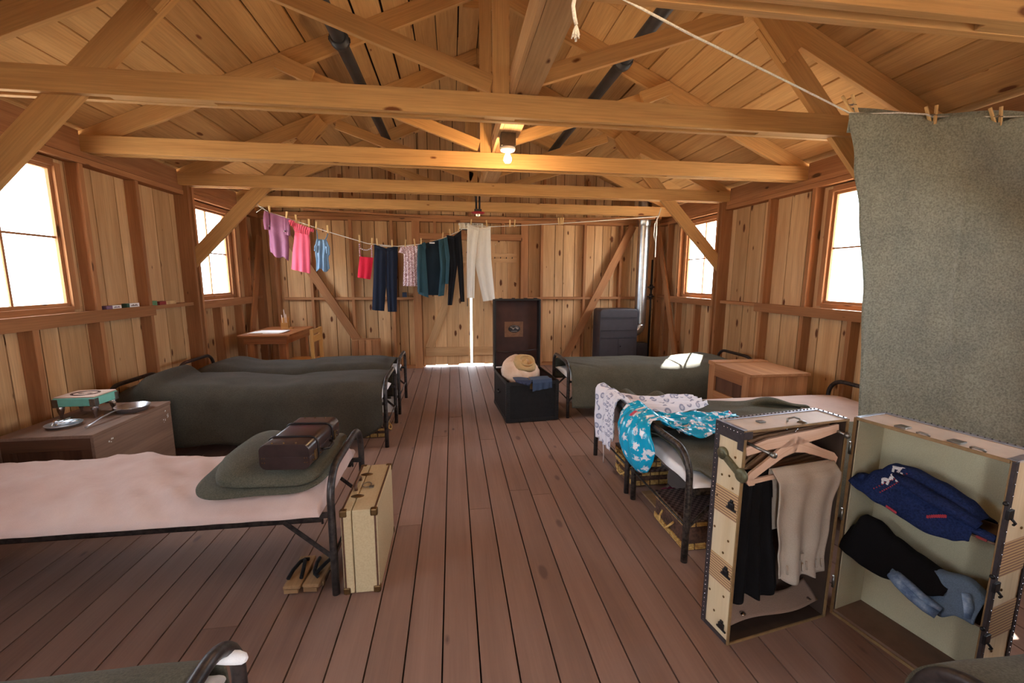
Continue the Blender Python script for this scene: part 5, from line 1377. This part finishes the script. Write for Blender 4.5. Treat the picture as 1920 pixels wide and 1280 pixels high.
# --- trousers over the front hanger
M_beige = cloth('beige_cotton', s2l(176, 160, 145), fuzz=.06, weave=300, blotch=4)
M_blk2 = cloth('black_wool', s2l(20, 18, 20), fuzz=.12, weave=300, sheen=0)
def hung(F, u0t, u1t, pts_left, pts_right, ztop, mat, nm, label, cat, seed, amp=.010, folds=3.2, v=.0, vback=.02, drop_back=.25):
    th = thing(nm, label, cat, tuple(F((.25, v, ztop))))
    def at(p, z): return lerpz(-z, [(-a, b) for a, b in p])
    zb = min(p[0] for p in pts_left)
    m = MB()
    def fn(u, q):
        L1 = ztop - zb; s = q * (L1 + drop_back) - drop_back
        if s < 0: z = ztop - (-s); vv = v + vback; x = u0t + (u1t - u0t) * u
        else:
            z = ztop - s; a, b = at(pts_left, z), at(pts_right, z); x = a + (b - a) * u
            k = min(1, s / .04); vv = v + vback * (1 - k) - .008 * k
            k2 = s / L1
            vv -= amp * k * (.4 + 1.2 * k2) * (math.sin(folds * 2 * PI * u + seed + k2 * 1.2) + .5 * NZ(x * 1.5, z, 9, seed)) + .012 * k2 * math.sin(PI * u)
            z += .012 * k2 * math.sin(u * 11 + seed) * k2 - .02 * k2 * (u - .5) * 0
        if -.02 < s < .02: z += .006 * (1 - abs(s) / .02)
        return (x, vv, z)
    m.grid(fn, 60, 60, smooth=True)
    mapped(m, F).build('cloth_panel', mat, th, solid=.005)
    return th, fn
th, fn = hung(FL, .15, .455, [(.72, .15), (.5, .165), (.36, .185), (.27, .20), (.235, .205)], [(.72, .455), (.62, .47), (.52, .44), (.42, .435), (.30, .42), (.235, .43)], .682, M_beige, 'trousers', 'beige cotton trousers folded over the front hanger', 'trousers', 2, .008, 2.6, v=-.010, vback=.026)
m = MB()
for k in range(8): m.tube([(.225 + k * .024, -.032 - .004 * (k % 2), .305), (.23 + k * .0245, -.032 - .004 * (k % 2), .268)], .0035, 6)
m.board((.285, -.036, .318), (.30, -.031, .345))
mapped(m, FL).build('cuff_gathers', M_beige, th)
hung(FL, .035, .16, [(.72, .035), (.4, .03), (.17, .03)], [(.72, .16), (.4, .20), (.3, .23), (.17, .25)], .672, M_blk2, 'trousers', 'black trousers hanging left of the beige ones in the wardrobe trunk', 'trousers', 5, .010, 3.0, v=.024, vback=.012)

# --- shelf half
W2, D2 = .436, .175
hr = mapped(MB().board((0, D2 - .008, 0), (W2, D2, WH)), FR).build('shelf_half', M_panel, t)
P_((0, 0, 0), (.008, D2 - .0085, WH), FR, 'hinge_panel', M_inside, hr)
P_((W2 - .008, 0, 0), (W2, D2 - .0085, WH - .0085), FR, 'side_panel', M_panel, hr, axis=2)
P_((.0085, 0, WH - .008), (W2, D2 - .0085, WH), FR, 'top_panel', M_top, hr, axis=0)
P_((.0085, 0, 0), (W2 - .0085, D2 - .0085, .022), FR, 'bottom_panel', M_floorl, hr)
P_((.0085, D2 - .012, .0225), (W2 - .0085, D2 - .0085, WH - .0085), FR, 'back_lining', M_linen, hr)
P_((.0085, .006, .0225), (.0115, D2 - .0125, WH - .0085), FR, 'side_lining', M_linen, hr); P_((W2 - .0115, .006, .0225), (W2 - .0085, D2 - .0125, WH - .0085), FR, 'side_lining', M_linen, hr)
for z in (.572, .288): P_((.012, .004, z), (W2 - .012, D2 - .0125, z + .007), FR, 'shelf', M_floorl, hr, bevel=.001)
m = MB()
for u0, u1 in ((-.002, .008), (W2 - .009, W2 + .003)): m.board((u0, -.007, 0), (u1, -.0005, WH))
m.board((.0085, -.007, WH - .009), (W2 - .0095, -.0005, WH + .002)); m.board((.0085, -.007, 0), (W2 - .0095, -.0005, .012))
mapped(m, FR).build('opening_edge', M_tan_edge, hr, bevel=.001)
m = MB()
m.board((W2 + .0005, D2 - .02, 0), (W2 + .004, D2 + .003, WH)); m.board((W2 - .004, -.010, 0), (W2 + .005, -.0072, WH)); m.board((W2 + .0005, -.007, 0), (W2 + .004, .012, WH));
mapped(m, FR).build('fibre_edge', M_tedge, hr, bevel=.001)
m = MB().board((.0, D2 - .02, WH + .0005), (W2 + .003, D2 + .003, WH + .004)).board((W2 - .02, .0, WH + .0005), (W2 + .004, D2 - .0205, WH + .003)).board((0, .0, WH + .0005), (.014, D2 - .0205, WH + .003)); mapped(m, FR).build('metal_edge', M_silver, hr, bevel=.001)
m = MB(); m2 = MB()
for k in range(24): m2.ball((.01 + k * .018, D2 - .008, WH + .0045), .0027, 6, 4)
for k in range(44): m.ball((W2 + .0045, D2 - .009, .01 + k * .0192), .0024, 6, 4)
for k in range(22): m.ball((W2 + .0045, .004, .02 + k * .038), .0022, 6, 4)
mapped(m, FR).build('studs', M_steel, hr); mapped(m2, FR).build('dark_studs', M_tedge, hr)
for z in (.47, .25): P_((W2 + .0003, .0125, z), (W2 + .0025, D2 - .0205, z + .115), FR, 'striped_band', M_band, hr, axis=1)
m = MB()
for v, z in ((.05, .42), (.1, .62), (.06, .2), (.12, .1)): m.ball((W2 + .002, v, z), .005, 8, 4, sc=(.5, 1, 1))
mapped(m, FR).build('rivets', M_brass, hr)
for z in (.69, .45, .27):
    m = MB().board((W2 + .001, -.012, z - .02), (W2 + .010, .018, z + .010)); m.tube([(W2 + .012, .0, z - .015), (W2 + .02, .004, z - .026), (W2 + .014, .010, z - .036)], .004, 8); m.ball((W2 + .0, -.014, z + .03), .007, 10, 6); mapped(m, FR).build('draw_latch', M_black, hr, bevel=.003)
for u in (.12, .27): P_((u, .012, WH + .0005), (u + .035, .05, WH + .006), FR, 'strap_plate', M_nick, hr, bevel=.001)
for u in (.19, .33): mapped(MB().tube([(u, .01, WH + .002), (u + .01, .006, WH + .008), (u + .03, .008, WH + .006), (u + .036, .012, WH + .001)], .0035, 8), FR).build('hasp', M_nick, hr)
P_((W2 - .055, -.0005, .574), (W2 - .03, .003, .6), FR, 'red_tag', M_red, hr)
for z in (.12, .42, .70): mapped(MB().tube([(.0, -.011, z), (.0, -.011, z + .05)], .005, 10), FR).build('hinge', M_nick, t)

# --- clothes on the shelves
def lump(fn, nu=56, nv=26):
    m = MB(); m.grid(fn, nu, nv); return m
M_knit = plain('navy_knit', s2l(38, 50, 92), rough=.95, scale=160, noise_amt=.2, bump=.6, spec=.1)
M_white_y = cloth('white_yarn', s2l(226, 222, 226), weave=400); M_red_y = cloth('red_yarn', s2l(176, 60, 74), weave=400)
sw = thing('sweater', 'navy knitted sweater with white animals, folded on the upper shelf', 'sweater', tuple(FR((.22, .06, .58))))
SWT = [(.0, .612), (.04, .614), (.08, .655), (.13, .70), (.18, .705), (.26, .69), (.33, .665), (.375, .62)]
SWB = [(.0, .598), (.06, .578), (.12, .555), (.2, .538), (.27, .53), (.33, .535), (.375, .56)]
def sweater(u, q):
    x = .014 + .36 * u; zt, zb = lerpz(x, SWT), lerpz(x, SWB)
    if q < .5: k = q / .5; v = .135 - .105 * k; z = .585 + (zt - .585) * math.sin(min(1, k * 1.25) * PI / 2)
    else: k = (q - .5) / .5; v = .03 - .045 * math.sin(k * PI / 2) + .0 * k; z = zt + (zb - zt) * k
    w = .006 * NZ(x * 2, z * 2, 9, 4) + .004 * math.sin(x * 40 + z * 30) * (1 if q > .5 else .4)
    return (x, v - w, z + .004 * NZ(x, v, 15, 7))
mapped(lump(sweater), FR).build('knitted_body', M_knit, sw, solid=.006)
def tubeF(pts, r, F, flat=.6, seg=14): return mapped(MB().tube(pts, r, seg, flat=flat), F)
tubeF([(.15, .0, .682), (.20, -.012, .672), (.26, -.016, .655), (.32, -.012, .64), (.365, -.004, .625), (.385, .0, .615)], [.012, .026, .028, .026, .022, .018], FR, .7).build('sleeve', M_knit, sw)
tubeF([(.30, .03, .60), (.36, .01, .595), (.41, .006, .592), (.424, .006, .592)], [.02, .019, .016, .014], FR, .7).build('cuff', M_knit, sw)
tubeF([(.03, .02, .615), (.045, .012, .62), (.06, .01, .622)], [.017, .017, .02], FR, .8).build('collar', M_knit, sw)
def on_sw(u, q, dv=-.011):
    p = sweater(u, q); return V((p[0], p[1] + dv, p[2]))
def animal(u0, q0, s):
    m = MB()
    for (a, b) in ((0, 0), (1, 0), (2, 0), (3, 0), (0, 1), (1, 1), (2, 1), (3, 1), (3.6, -1), (4.2, -1.2), (0, 2), (.2, 3), (3, 2), (2.8, 3), (-.6, .4), (3.8, -2)):
        p = on_sw(u0 + a * s, q0 + b * s * 1.15); m.board((p.x - .0035, p.y - .001, p.z - .0035), (p.x + .0035, p.y + .001, p.z + .0035))
    return m
for u0, q0 in ((.29, .66), (.36, .585), (.345, .49)): mapped(animal(u0, q0, .0155), FR).build('white_animal', M_white_y, sw)
m = MB()
for k in range(13):
    for a, b in ((.24 + .018 * k, .80 - .022 * k), (.30 + .0135 * k, .84 - .022 * k)):
        p = on_sw(a, b); m.board((p.x - .002, p.y - .001, p.z - .002), (p.x + .002, p.y + .001, p.z + .002))
mapped(m, FR).build('red_stitches', M_red_y, sw)
m = MB()
for k in range(9):
    p = on_sw(.70 + .014 * k, .83 - .012 * k); m.board((p.x - .003, p.y - .001, p.z - .005), (p.x + .003, p.y + .001, p.z + .005))
    p = on_sw(.38 + .01 * k, .97); m.board((p.x - .003, p.y - .001, p.z - .004), (p.x + .002, p.y + .001, p.z + .004))
mapped(m, FR).build('red_border', M_red_y, sw)
bp_ = thing('trousers', 'black wool trousers spread over the lower shelf', 'trousers', tuple(FR((.18, .06, .30))))
BT = [(.0, .345), (.03, .40), (.055, .455), (.09, .455), (.15, .42), (.22, .40), (.28, .385), (.345, .365)]
BB = [(.0, .315), (.05, .30), (.1, .288), (.16, .285), (.22, .30), (.26, .325), (.30, .315), (.345, .345)]
def blackp(u, q):
    x = .014 + .325 * u; zt, zb = lerpz(x, BT), lerpz(x, BB)
    if q < .5: k = q / .5; v = .145 - .115 * k; z = .30 + (zt - .30) * math.sin(min(1, k * 1.2) * PI / 2)
    else: k = (q - .5) / .5; v = .03 - .05 * math.sin(k * PI / 2); z = zt + (zb - zt) * k
    return (x, v - .007 * NZ(x * 2, z * 2, 7, 14), z + .004 * NZ(x, v, 12, 3))
mapped(lump(blackp), FR).build('wool_cloth', M_blk2, bp_, solid=.006)
def denim():
    m, nt, b = new_mat('faded_denim')
    tc = nd(nt, 'ShaderNodeTexCoord'); n = nd(nt, 'ShaderNodeTexNoise', i_Scale=22.0, i_Detail=5.0, i_Roughness=.7); nt.links.new(tc.outputs['Object'], n.inputs['Vector'])
    r = ramp(nt, [(.35, s2l(74, 96, 132)), (.55, s2l(116, 140, 172)), (.72, s2l(164, 182, 204))]); nt.links.new(n.outputs[0], r.inputs[0]); nt.links.new(r.outputs[0], b.inputs['Base Color']); b.inputs['Roughness'].default_value = .9
    return m
M_denim = denim(); M_denim2 = cloth('gray_denim', s2l(106, 124, 146), fuzz=.14, weave=320, blotch=14)
jn = thing('jeans', 'faded blue jeans under the black trousers on the lower shelf', 'jeans', tuple(FR((.33, .05, .30))))
JT = [(.19, .345), (.24, .35), (.30, .385), (.36, .405), (.43, .37)]
JB = [(.19, .325), (.24, .285), (.30, .265), (.34, .27), (.38, .30), (.43, .30)]
def jeans(u, q):
    x = .19 + .228 * u; zt, zb = lerpz(x, JT), lerpz(x, JB)
    if q < .5: k = q / .5; v = .13 - .105 * k; z = .298 + (zt - .298) * math.sin(min(1, k * 1.2) * PI / 2)
    else: k = (q - .5) / .5; v = .025 - .045 * math.sin(k * PI / 2); z = zt + (zb - zt) * k
    return (x, v - .006 * NZ(x * 2, z * 2, 8, 24), z + .004 * NZ(x, v, 14, 3))
mapped(lump(jeans), FR).build('denim_leg', M_denim2, jn, solid=.006)
tubeF([(.20, -.022, .322), (.23, -.032, .312), (.27, -.036, .298), (.31, -.034, .284), (.335, -.028, .276)], [.024, .027, .028, .027, .024], FR, .8, 18).build('rolled_leg', M_denim, jn)
tubeF([(.215, -.03, .338), (.26, -.04, .326), (.30, -.044, .312), (.345, -.036, .30)], [.012, .016, .016, .012], FR, .6).build('rolled_leg', M_denim, jn)
tubeF([(.385, -.012, .385), (.40, -.02, .35), (.405, -.022, .315)], [.012, .015, .012], FR, .5).build('waistband', M_denim, jn)

# ================================================================ blanket partition on its own cord
M_part = cloth('gray_green_wool', s2l(158, 158, 142), fuzz=.22, weave=110, blotch=4, bump=.8, sheen=.2, c2=s2l(140, 142, 130))
PX = lambda s: 2.085 + .975 * s; PY = lambda s: 2.135 - .222 * s
PINS = [.0, .405, .715, 1.02]
def ztop(s):
    d = min(abs(s - p) for p in PINS); return 2.246 - .050 * s - .030 * math.exp(-(d / .06) ** 2) * (0 if s < .2 else 1)
EDGE = [(.585, .16), (.9, .165), (1.27, .15), (1.74, .095), (2.0, .05), (2.25, .0)]
def pfn(u, v):
    s0 = 1.24 * u; zt = ztop(s0); k3 = min(1, max(0, (s0 - .35) / .5)); zb = .585 - .10 * k3; z = zt + (zb - zt) * v
    s = s0 + lerpz(z, EDGE) * (1 - u) ** 1.5
    off = .012 * NZ(s, z, 2.2, 3) - (.07 + .13 * k3) * v * v + .010 * math.exp(-((s - .62) / .018) ** 2) * min(1, v * 3) - .006 * math.exp(-((v - .52) / .01) ** 2) * (s > .6)
    d = min(abs(s0 - p) for p in PINS); off -= .02 * math.sin(min(1, d / .17) * PI / 2) * math.exp(-v * 14)
    off -= .018 * math.exp(-(s0 / .03) ** 2) * v
    return (PX(s), PY(s) + off, z)
t = thing('hanging_blanket', 'gray-green wool blanket pegged up as a partition on the right', 'blanket', (2.7, 2.0, 2.2))
MB().grid(pfn, 90, 90).build('blanket_sheet', M_part, t, solid=.008)
def bfn(u, v):
    s = .03 + 1.21 * u; z = 2.272 - .045 * s + .012 * math.sin(s * 9 + 1) - .12 * v
    return (PX(s), PY(s) + .028 + .01 * v, z)
MB().grid(bfn, 60, 6).build('folded_top', M_part, t, solid=.008)
M_lett = plain('letter_outline', s2l(64, 66, 70), rough=.9)
m = MB(); uo, zo = .985, .975
def on_p(s, z): 
    zt = ztop(s); v = (z - zt) / (.585 - .10 * min(1, max(0, (s - .35) / .5)) - zt); u = s / 1.24
    for _ in range(8): q = pfn(u, v); u += (PX(s) - q[0]) / 1.24 * .9
    q = pfn(u, v); return V((q[0], q[1] - .012, z))
outer = [(uo, zo), (uo, zo - .07), (uo + .012, zo - .10), (uo + .05, zo - .12), (uo + .09, zo - .10), (uo + .10, zo - .07), (uo + .10, zo), (uo + .075, zo), (uo + .075, zo - .07), (uo + .05, zo - .09), (uo + .026, zo - .07), (uo + .026, zo)]
m.tube([on_p(a, b) for a, b in outer], .003, 6, closed=True); m.build('letter_u', M_lett, t)
def big_peg(s, label, tilt, dz=0.0):
    p = V((PX(s), PY(s) - .004, ztop(s) + .03 + dz)); th = thing('clothes_peg', label, 'clothes peg', tuple(p), 'pegs on the partition blanket')
    for k in (-1, 1):
        a = p + V((k * .005 + tilt * -.045, k * -.006, -.045)); b = p + V((k * .017 + tilt * .045, k * -.012, .045))
        MB().beam(a, b, .012, .010, up=(1, 0, 0)).build('prong', M_peg, th, bevel=.001)
    m = MB().tube([p + V((-.014, -.016, -.004)), p + V((.014, -.016, -.004)), p + V((.014, .016, .004)), p + V((-.014, .016, .004))], .0022, 6, closed=True); m.lathe([(.0045, -.012), (.0045, .012)], tuple(p), 10, axis=(0, 1, 0)); m.build('spring', M_steel, th)
big_peg(.005, 'wooden peg at the free top corner of the partition blanket', -.7, .012)
big_peg(PINS[1], 'second wooden peg along the top of the partition blanket', -.25)
big_peg(PINS[2], 'third wooden peg along the top of the partition blanket', -.35)
t = thing('clothes_line', 'white cord from the near roof beam to the partition blanket', 'cord', (1.3, 1.8, 2.28))
MB().tube([(.46, 1.46, 2.31), (.9, 1.64, 2.285), (1.5, 1.88, 2.262), (PX(0), PY(0) - .004, 2.248), (PX(.1), PY(.1) - .022, 2.236), (PX(.22), PY(.22) - .03, 2.234), (PX(.36), PY(.36) - .02, 2.226), (PX(.42), PY(.42) + .008, 2.222), (PX(.8), PY(.8) + .008, 2.212), (3.28, 1.87, 2.21)], .0042, 8).build('cord', M_white_rope, t)
t = thing('rope_end', 'frayed white rope end dangling from the near roof beam', 'rope', (.41, 1.74, 2.35))
e = MB().tube([(.40, 1.46, 2.33), (.405, 1.465, 2.285), (.398, 1.47, 2.245), (.405, 1.475, 2.215), (.412, 1.478, 2.195)], .0065, 8).build('rope', M_white_rope, t)
m = MB(); rr = random.Random(8)
for k in range(16):
    a = rr.uniform(0, 2 * PI); r = rr.uniform(.004, .016); m.tube([(.412, 1.478, 2.198), (.412 + r * .6 * math.cos(a), 1.478 + r * .6 * math.sin(a), 2.18), (.412 + r * math.cos(a), 1.478 + r * math.sin(a), rr.uniform(2.150, 2.168))], .0022, 5)
m.build('frayed_strands', M_white_rope, t)

# ================================================================ robes over the right-hand foot rails
def printed(name, base, spots, scale, rough=.5, ring=False, second=None, sheen=.1):
    m, nt, b = new_mat(name)
    wc = nd(nt, 'ShaderNodeAttribute', attribute_name='wc'); mp = nd(nt, 'ShaderNodeMapping'); mp.inputs['Scale'].default_value = scale
    nt.links.new(wc.outputs['Vector'], mp.inputs['Vector'])
    vo = nd(nt, 'ShaderNodeTexVoronoi', i_Scale=1.0, i_Randomness=.6); vo.voronoi_dimensions = '2D'; nt.links.new(mp.outputs[0], vo.inputs['Vector'])
    if ring:
        r = ramp(nt, [(0, (.6, .6, .6)), (.10, (.25, .25, .25)), (.17, (1, 1, 1)), (.25, (1, 1, 1)), (.30, (0, 0, 0))])
        nt.links.new(vo.outputs['Distance'], r.inputs[0]); fac = r.outputs[0]
    else:
        n = nd(nt, 'ShaderNodeTexNoise', i_Scale=5.0, i_Detail=3.0, i_Roughness=.7); nt.links.new(mp.outputs[0], n.inputs['Vector'])
        d = mth(nt, 'ADD', vo.outputs['Distance'], mth(nt, 'MULTIPLY_ADD', n.outputs[0], 1.1, -.5))
        r = ramp(nt, [(.24, (1, 1, 1)), (.31, (0, 0, 0))]); nt.links.new(d, r.inputs[0]); fac = r.outputs[0]
    col = mixc(nt, fac, base, spots)
    if second:
        n2 = nd(nt, 'ShaderNodeTexNoise', i_Scale=.55, i_Detail=2.0); nt.links.new(mp.outputs[0], n2.inputs['Vector'])
        r2 = ramp(nt, [(.66, (0, 0, 0)), (.69, (1, 1, 1))]); nt.links.new(n2.outputs[0], r2.inputs[0]); col = mixc(nt, r2.outputs[0], col, mixc(nt, fac, second, (.85, .8, .8)))
    nt.links.new(col, b.inputs['Base Color']); b.inputs['Roughness'].default_value = rough; b.inputs['Sheen Weight'].default_value = sheen
    return m
M_robe = printed('white_print_cotton', s2l(226, 222, 230), s2l(140, 141, 166), (14, 5, 1), .85, True)
M_robepl = cloth('white_robe_lining', s2l(224, 210, 206), weave=300)
M_teal = printed('turquoise_satin', s2l(8, 160, 200), s2l(232, 232, 238), (13, 4.6, 1), .2, False, s2l(190, 70, 90), 0)
def path_sheet(P, prof_y, w, amp, seed, nu=70, nv=36, ridges=0.0):
    """sheet following a path P(t)->(x,z); prof_y(t)->(y0,y1); lifted by w wrinkles"""
    def fn(u, v):
        x, z, nx, nz = P(u); y0, y1 = prof_y(u); y = y0 + (y1 - y0) * v
        k = w(u) * (NZ(u * 3, v * 2, 2.2, seed) * .6 + (1 - 2 * abs(NZ(u * 2 + v, v * 3, 2.5, seed + 4))) * .5 + ridges * math.sin(v * 2 * PI * 4 + seed + u * 2)) + .004
        return (x + nx * k, y, z + nz * k)
    return MB().grid(fn, nu, nv)
def over_rail(xr, zr, drop, bed):
    """path: bottom hem outside the rail -> over it -> along the bed"""
    pts = [(xr - .032, zr - drop), (xr - .034, zr - drop * .5), (xr - .034, zr - .05), (xr - .024, zr + .014), (xr + .002, zr + .032), (xr + .030, zr + .018), (xr + .07, zr - .025)] + bed
    L = [0]
    for a, b in zip(pts, pts[1:]): L.append(L[-1] + math.hypot(b[0] - a[0], b[1] - a[1]))
    def P(t):
        s = t * L[-1]
        for i in range(1, len(pts)):
            if s <= L[i] + 1e-9:
                f = (s - L[i - 1]) / (L[i] - L[i - 1]); a, b = pts[i - 1], pts[i]; dx, dz = (b[0] - a[0]), (b[1] - a[1]); l = math.hypot(dx, dz)
                return a[0] + dx * f, a[1] + dz * f, -dz / l, dx / l
        return (*pts[-1], 0, 1)
    return P, [l / L[-1] for l in L]
t = thing('robe', 'white cotton robe printed with gray circles, over the foot rail', 'robe', (1.2, 2.8, .55))
P, Ls = over_rail(1.10, .56, .36, [(1.24, .532), (1.45, .527), (1.74, .522)])
k0 = Ls[4]
def ry(u):
    if u < k0: q = u / k0; return (2.69 - .01 * q, 2.985 + .045 * q)
    q = (u - k0) / (1 - k0); return (2.66 - .16 * math.sin(q * PI) - .02 * q, 3.03 - .24 * min(1, q * 3.2) + .08 * q)
path_sheet(P, ry, lambda u: .016 if u < k0 else .024, 0, 3, ridges=.55).build('robe_body', M_robe, t, solid=.004)
P2, _ = over_rail(1.085, .565, .26, [(1.2, .545)])
path_sheet(P2, lambda u: (2.60, 2.79), lambda u: .012, 0, 8, 50, 20, ridges=.7).build('sleeve', M_robe, t, solid=.004)
MB().grid(lambda u, v: (1.30 + .28 * u + .03 * v, 2.74 - .20 * u + .045 * v + .02 * math.sin(u * 4), .530 + .012 * math.sin(u * 5) + .004 * NZ(u, v, 4)), 30, 5).build('sash', M_robe, t, solid=.004)
MB().tube([(1.068, 2.83, .31), (1.062, 2.83, .22), (1.066, 2.82, .12), (1.064, 2.815, .06)], .004, 6).build('sash_end', M_robepl, t)
m = MB()
for k in range(3): m.grid(lambda u, v, k=k: (1.16 + .26 * u, 2.575 - .03 * k + .06 * v, .517 + .011 * (2 - k) + .008 * math.sin(u * 6 + k)), 16, 4)
m.build('folds', M_robepl, t, solid=.005)
t = thing('kimono', 'turquoise satin robe with white blossoms, tumbling over the foot rail', 'robe', (1.2, 2.3, .55))
P, Ls = over_rail(1.11, .56, .31, [(1.26, .507), (1.45, .503), (1.76, .503)])
k1 = Ls[4]
def ky(u):
    if u < k1:
        q = u / k1; c = 2.33 - .04 * (1 - q); h = .17 + .09 * math.sin(q * PI) - .02; return (c - h, c + h)
    q = (u - k1) / (1 - k1); return (2.14 - .08 * math.sin(q * PI), 2.45 + .01 * math.sin(q * 6))
def kfn(u, v):
    x, z, nx, nz = P(u); y0, y1 = ky(u); y = y0 + (y1 - y0) * v
    if u < k1: q = u / k1; b = .075 * math.sin(PI * v) ** .7 * math.sin(min(1, q * 1.05) * PI) ** .8; amp = .014; z2 = z + (.055 * (2 * v - 1) ** 2) * (1 - q)
    else: b = 0; amp = .03; z2 = z
    k = amp * (NZ(u * 4, v * 3, 2.4, 6) * .7 + (1 - 2 * abs(NZ(u * 3 + v * 2, v * 3 - u, 2.2, 12))) * .6) + (.02 if u > k1 else .004)
    return (x + nx * (k + b), y, z2 + nz * (k + b * .6))
MB().grid(kfn, 100, 50).build('satin_body', M_teal, t, solid=.004)
m = MB()
def roll(u, v):
    x = 1.30 + .34 * u; a = 2 * PI * v; r = .022 + .010 * NZ(u * 3, v * 2, 2.5, 9)
    return (x, 2.16 + .07 * u + 1.7 * r * math.cos(a) + .03 * math.sin(u * 6), .525 + r * math.sin(a) + .006 * math.sin(u * 9))
MB().grid(roll, 40, 18).build('twisted_sleeve', M_teal, t)
MB().grid(lambda u, v: (1.24 + .17 * u, 2.13 + .10 * v + .02 * math.sin(u * 7), .529 + .014 * math.sin(u * 8 + v * 3) + .008 * NZ(u * 2, v, 3)), 22, 12).build('pale_lining', M_robepl, t, solid=.004)
# ================================================================ camera, daylight
cam = bpy.data.cameras.new('camera'); co_ = bpy.data.objects.new('camera', cam); COL.objects.link(co_)
yaw, pitch, roll, fpx = .138, -.147, .004, 799.457
YAW_PITCH_ROLL = None
f = V((math.sin(yaw) * math.cos(pitch), math.cos(yaw) * math.cos(pitch), math.sin(pitch)))
r = V((math.cos(yaw), -math.sin(yaw), 0)); u = r.cross(f)
r2 = r * math.cos(roll) + u * math.sin(roll); u2 = -r * math.sin(roll) + u * math.cos(roll)
co_.matrix_world = Matrix(((r2.x, u2.x, -f.x, 0), (r2.y, u2.y, -f.y, 0), (r2.z, u2.z, -f.z, 1.38), (0, 0, 0, 1)))
cam.sensor_width = 36; cam.lens = fpx / 1920 * 36; cam.clip_start = .02
SC.camera = co_

w = bpy.data.worlds.new('daylight'); SC.world = w; w.use_nodes = True
bg = w.node_tree.nodes['Background']; bg.inputs[0].default_value = (.82, .91, 1, 1); bg.inputs[1].default_value = SKY
M_ground = plain('desert_ground', s2l(206, 190, 165), rough=1, scale=.6)
g = MB().board((-40, -40, -.5), (40, 40, -.3)); go = tag(g.build('ground_outside', M_ground), 'pale desert ground outside', kind='structure')
sun = bpy.data.lights.new('sun', 'SUN'); sun.energy = SUN; sun.angle = .009; sun.color = (1, .95, .86)
so = bpy.data.objects.new('sun', sun); COL.objects.link(so)
d = V((1.0, 1.4, 1.1)).normalized()
so.rotation_euler = d.to_track_quat('Z', 'Y').to_euler(); so.location = d * 20
def portal(loc, rot, sx, sy):
    l = bpy.data.lights.new('window_daylight', 'AREA'); l.shape = 'RECTANGLE'; l.size = sx; l.size_y = sy
    l.cycles.is_portal = True
    o = bpy.data.objects.new('window_daylight', l); COL.objects.link(o); o.location = loc; o.rotation_euler = rot
for a, b in WIN_L: portal((XL - .04, (a + b) / 2, 1.655), (PI / 2, 0, -PI / 2), b - a, 1.0)
for a, b in WIN_R: portal((XR + .04, (a + b) / 2, 1.655), (PI / 2, 0, PI / 2), b - a, 1.0)
portal((DX0 + .19, YF - .05, DZ / 2), (PI / 2, 0, PI), .38, DZ)
SC.view_settings.view_transform = 'Standard'; SC.view_settings.look = 'None'
SC.view_settings.exposure = EXPO; SC.view_settings.gamma = 1; SC.view_settings.use_curve_mapping = False
SC.cycles.use_denoising = True
SC.cycles.max_bounces = 10; SC.cycles.diffuse_bounces = 6; SC.cycles.transparent_max_bounces = 12
SC.cycles.sample_clamp_indirect = 6.0
